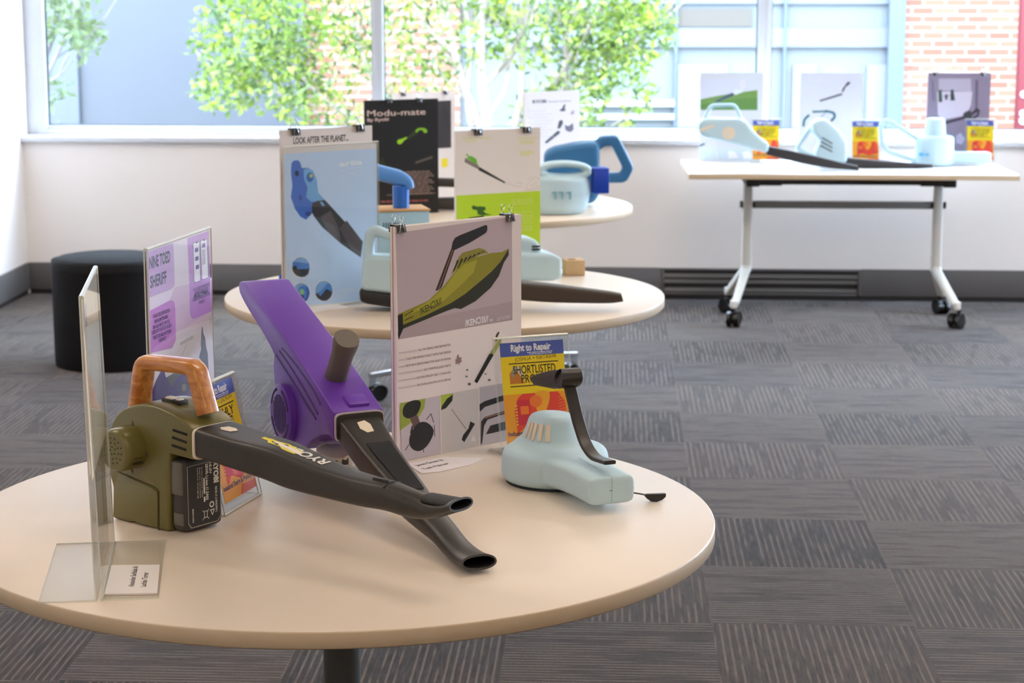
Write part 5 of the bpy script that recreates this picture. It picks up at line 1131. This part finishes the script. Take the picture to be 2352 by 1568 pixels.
# far round table: dark blue blower and pale basket model
fr = Fr(T(1255, 470, 7.70)[0], 7.70, TH, 0)
t = at_fr('foam_model', 'dark blue foam blower with open loop handle on the farthest round table', 'blower model', fr)
db = mat('steel_blue_paint', (46, 110, 156), .45); b = bmesh.new()
P = ppx(fr, [(1250, 352), (1275, 340), (1320, 331), (1372, 326), (1378, 345), (1378, 445), (1366, 468), (1250, 470)], -.07); P = [(u, max(z, .003)) for u, z in P]; prism(b, P, -.07, .07, .02, seg=3)
tpx(b, fr, [(1355, 345), (1384, 324), (1412, 322), (1443, 384), (1431, 407), (1380, 408)], .055, .040, 0, 5, .008)
ob('body', fused(b, .005, 2), db, t, 80)
b = bmesh.new(); u, z = fr.px(1310, 340, 0); P = [(u + .09 * math.cos(k / 40 * 6.2832), .055 * math.sin(k / 40 * 6.2832), z + .0 + .012 * math.cos(k / 40 * 6.2832)) for k in range(41)]; tube(b, P, .003, n=6, side=(0, 0, 1)); ob('top_line', b, mat('blue_line', (84, 140, 180), .5), t)
fr = Fr(T(1290, 488, 7.42)[0], 7.42, TH, 8)
t = at_fr('foam_model', 'pale blue basket-like foam blower with royal blue end block, farthest round table', 'blower model', fr)
b = bmesh.new(); n = 40
def er(rx, ry, z, dz, cx=0): return [(cx + rx * math.cos(k / n * 6.2832), ry * math.sin(k / n * 6.2832), z + dz * math.cos(k / n * 6.2832)) for k in range(n)]
zt = fr.px(1300, 388, 0)[1]
loft(b, [er(.092, .05, .002, 0, -.02), er(.108, .062, .02, 0, -.014), er(.118, .070, .08, .004, -.01), er(.112, .062, zt - .035, -.004, -.01), er(.090, .045, zt - .022, -.004, -.012)], (True, True))
P = [fr.px(1294 + 58 * math.cos(k / 24 * 6.2832), 391 + 15 * math.sin(k / 24 * 6.2832), 0) for k in range(25)]; tube(b, [(u, 0, z) for u, z in P], .075, .025, n=12, p=3, side=(0, 1, 0)); ob('body', fused(b, .005, 5), foam, t, 80)
b = bmesh.new(); u0, z0 = fr.px(1359, 443, 0); u1, z1 = fr.px(1396, 384, 0); box(b, u0, u1, -.035, .035, z0, z1, .004); ob('end_block', b, mat('royal_blue', (20, 64, 176), .4), t)
b = bmesh.new()
for k, x in enumerate((1274, 1290, 1308)): u, z = fr.px(x, 450, -.071); box(b, u - .010, u + .006, -.0735, -.069, z + .010, z + .016); box(b, u - .001, u + .006, -.0735, -.069, z - .012, z + .016)
ob('embossed_marks', b, mat('foam_marks', (128, 180, 196), .7), t)
fr = Fr(T(900, 490, 7.50)[0], 7.50, TH, 6)
t = at_fr('leaf_blower', 'dark leaf blower lying behind the black Modu-mate board', 'leaf blower', fr)
b = bmesh.new(); tpx(b, fr, [(890, 482), (960, 480), (1020, 478), (1080, 474)], .06, [.034, .04, .046, .05], 0, 3, zmin=.027); ob('nozzle', b, blk, t)
b = bmesh.new(); tpx(b, fr, [(1080, 478), (1086, 430), (1060, 420), (1000, 418), (950, 440), (946, 478)], .04, .034, 0, 3, .02, zmin=.022); ob('handle', b, blk, t)

# flip-top table models
fr = Fr(T(1606, 370, 9.19)[0], 9.19, TH, -2)
t = at_fr('foam_model', 'pale blue foam blower with square loop handle and black nozzle, left on the flip-top table', 'blower model', fr)
b = bmesh.new(); prism(b, ppx(fr, [(1604, 300), (1604, 284), (1612, 274), (1640, 272), (1700, 273), (1716, 280), (1734, 304), (1752, 320), (1768, 330), (1764, 352), (1736, 346), (1700, 334), (1640, 320), (1612, 312)], -.04), -.04, .04, .014, seg=3)
tpx(b, fr, [(1612, 282), (1634, 242), (1688, 241), (1708, 284)], .026, .018, 0, 3, .015); ob('body', fused(b, .006, 3), foam, t, 80)
b = bmesh.new(); u, z = fr.px(1674, 306, -.041); cyl(b, (u, -.0425, z), (u, -.039, z), .030, seg=28); ob('filler_patch', b, foamtan, t); b = bmesh.new(); tube(b, [(a, -.041, c) for a, c in ppx(fr, [(1608, 300), (1640, 288)], -.041)], .002, .014, n=8); ob('filler_patch', b, foamtan, t)
nozzle(fr, [(1762, 335, 356, .05, 6), (1830, 349, 373, .046, 6), (1900, 365, 386, .040, 5), (1972, 381, 392, .032, 4)], mat('matt_black', (40, 36, 38), .6), t)
b = bmesh.new(); tube(b, [(fr.px(1640, 322, 0)[0], 0, fr.px(1640, 322, 0)[1]), (fr.px(1650, 370, 0)[0], -.03, .002), (fr.px(1672, 380, 0)[0], .03, .002)], .003, n=8); ob('wire_stand', b, whitem, t)
fr = Fr(T(1945, 380, 9.31)[0], 9.31, TH, -2)
t = at_fr('foam_model', 'pale blue foam blower with three slots and slim black nozzle, middle of the flip-top table', 'blower model', fr)
b = bmesh.new(); prism(b, ppx(fr, [(1864, 284), (1884, 273), (1902, 277), (1928, 300), (1946, 326), (1946, 374), (1884, 378), (1872, 352), (1886, 324), (1866, 304)], -.05), -.05, .05, .012, seg=3)
tpx(b, fr, [(1884, 282), (1862, 292), (1830, 340), (1890, 374)], .03, .022, 0, 3, .01); ob('body', fused(b, .006, 3), foam, t, 80)
b = bmesh.new()
for k in range(3): P = ppx(fr, [(1888 - k * 4 + k * 2, 316 + k * 9), (1912 + k * 0, 334 + k * 9 - 4)], -.051); tube(b, [(a, -.0508, c) for a, c in P], .002, .006, n=8)
ob('slots', b, mat('slot_slate', (52, 62, 80), .6), t)
nozzle(fr, [(1943, 362, 382, .05, 5), (2000, 367, 388, .045, 5), (2070, 372, 389, .04, 4), (2143, 378, 385, .03, 3)], mat('matt_black', (40, 36, 38), .6), t)
fr = Fr(T(2145, 382, 9.46)[0], 9.46, TH, -2)
t = at_fr('foam_model', 'pale blue foam blower with open triangular handle and stub cup, right on the flip-top table', 'blower model', fr)
b = bmesh.new(); zt = fr.px(2145, 312, 0)[1]; z2 = fr.px(2145, 271, 0)[1]; lathe(b, [(.084, .003), (.088, .010), (.088, zt - .010), (.082, zt), (.05, zt + .001)]); lathe(b, [(.052, zt - .02), (.050, zt), (.043, z2 - .006), (.038, z2)])
tpx(b, fr, [(2104, 318), (2046, 280), (2032, 276), (2023, 292), (2026, 330), (2040, 348), (2106, 374)], .03, .022, 0, 3, .012, zmin=.016)
u0, z0 = fr.px(2180, 374, 0); u1, z1 = fr.px(2275, 349, 0); box(b, u0 - .04, u1, -.04, .04, max(z0, .004), z1, .006); ob('body', fused(b, .006, 3), foam, t, 80)
b = bmesh.new(); u, z = fr.px(2122, 355, -.086); box(b, u - .02, u + .0, -.0885, -.06, z - .006, z + .006); box(b, u + .006, u + .024, -.0895, -.08, z - .004, z + .004); ob('blue_print', b, mat('print_blue', (90, 170, 214), .6), t)
slip('blank white sheet lying at the right front of the flip-top table', [(2190, 386), (2240, 381), (2266, 388), (2210, 395)], None)
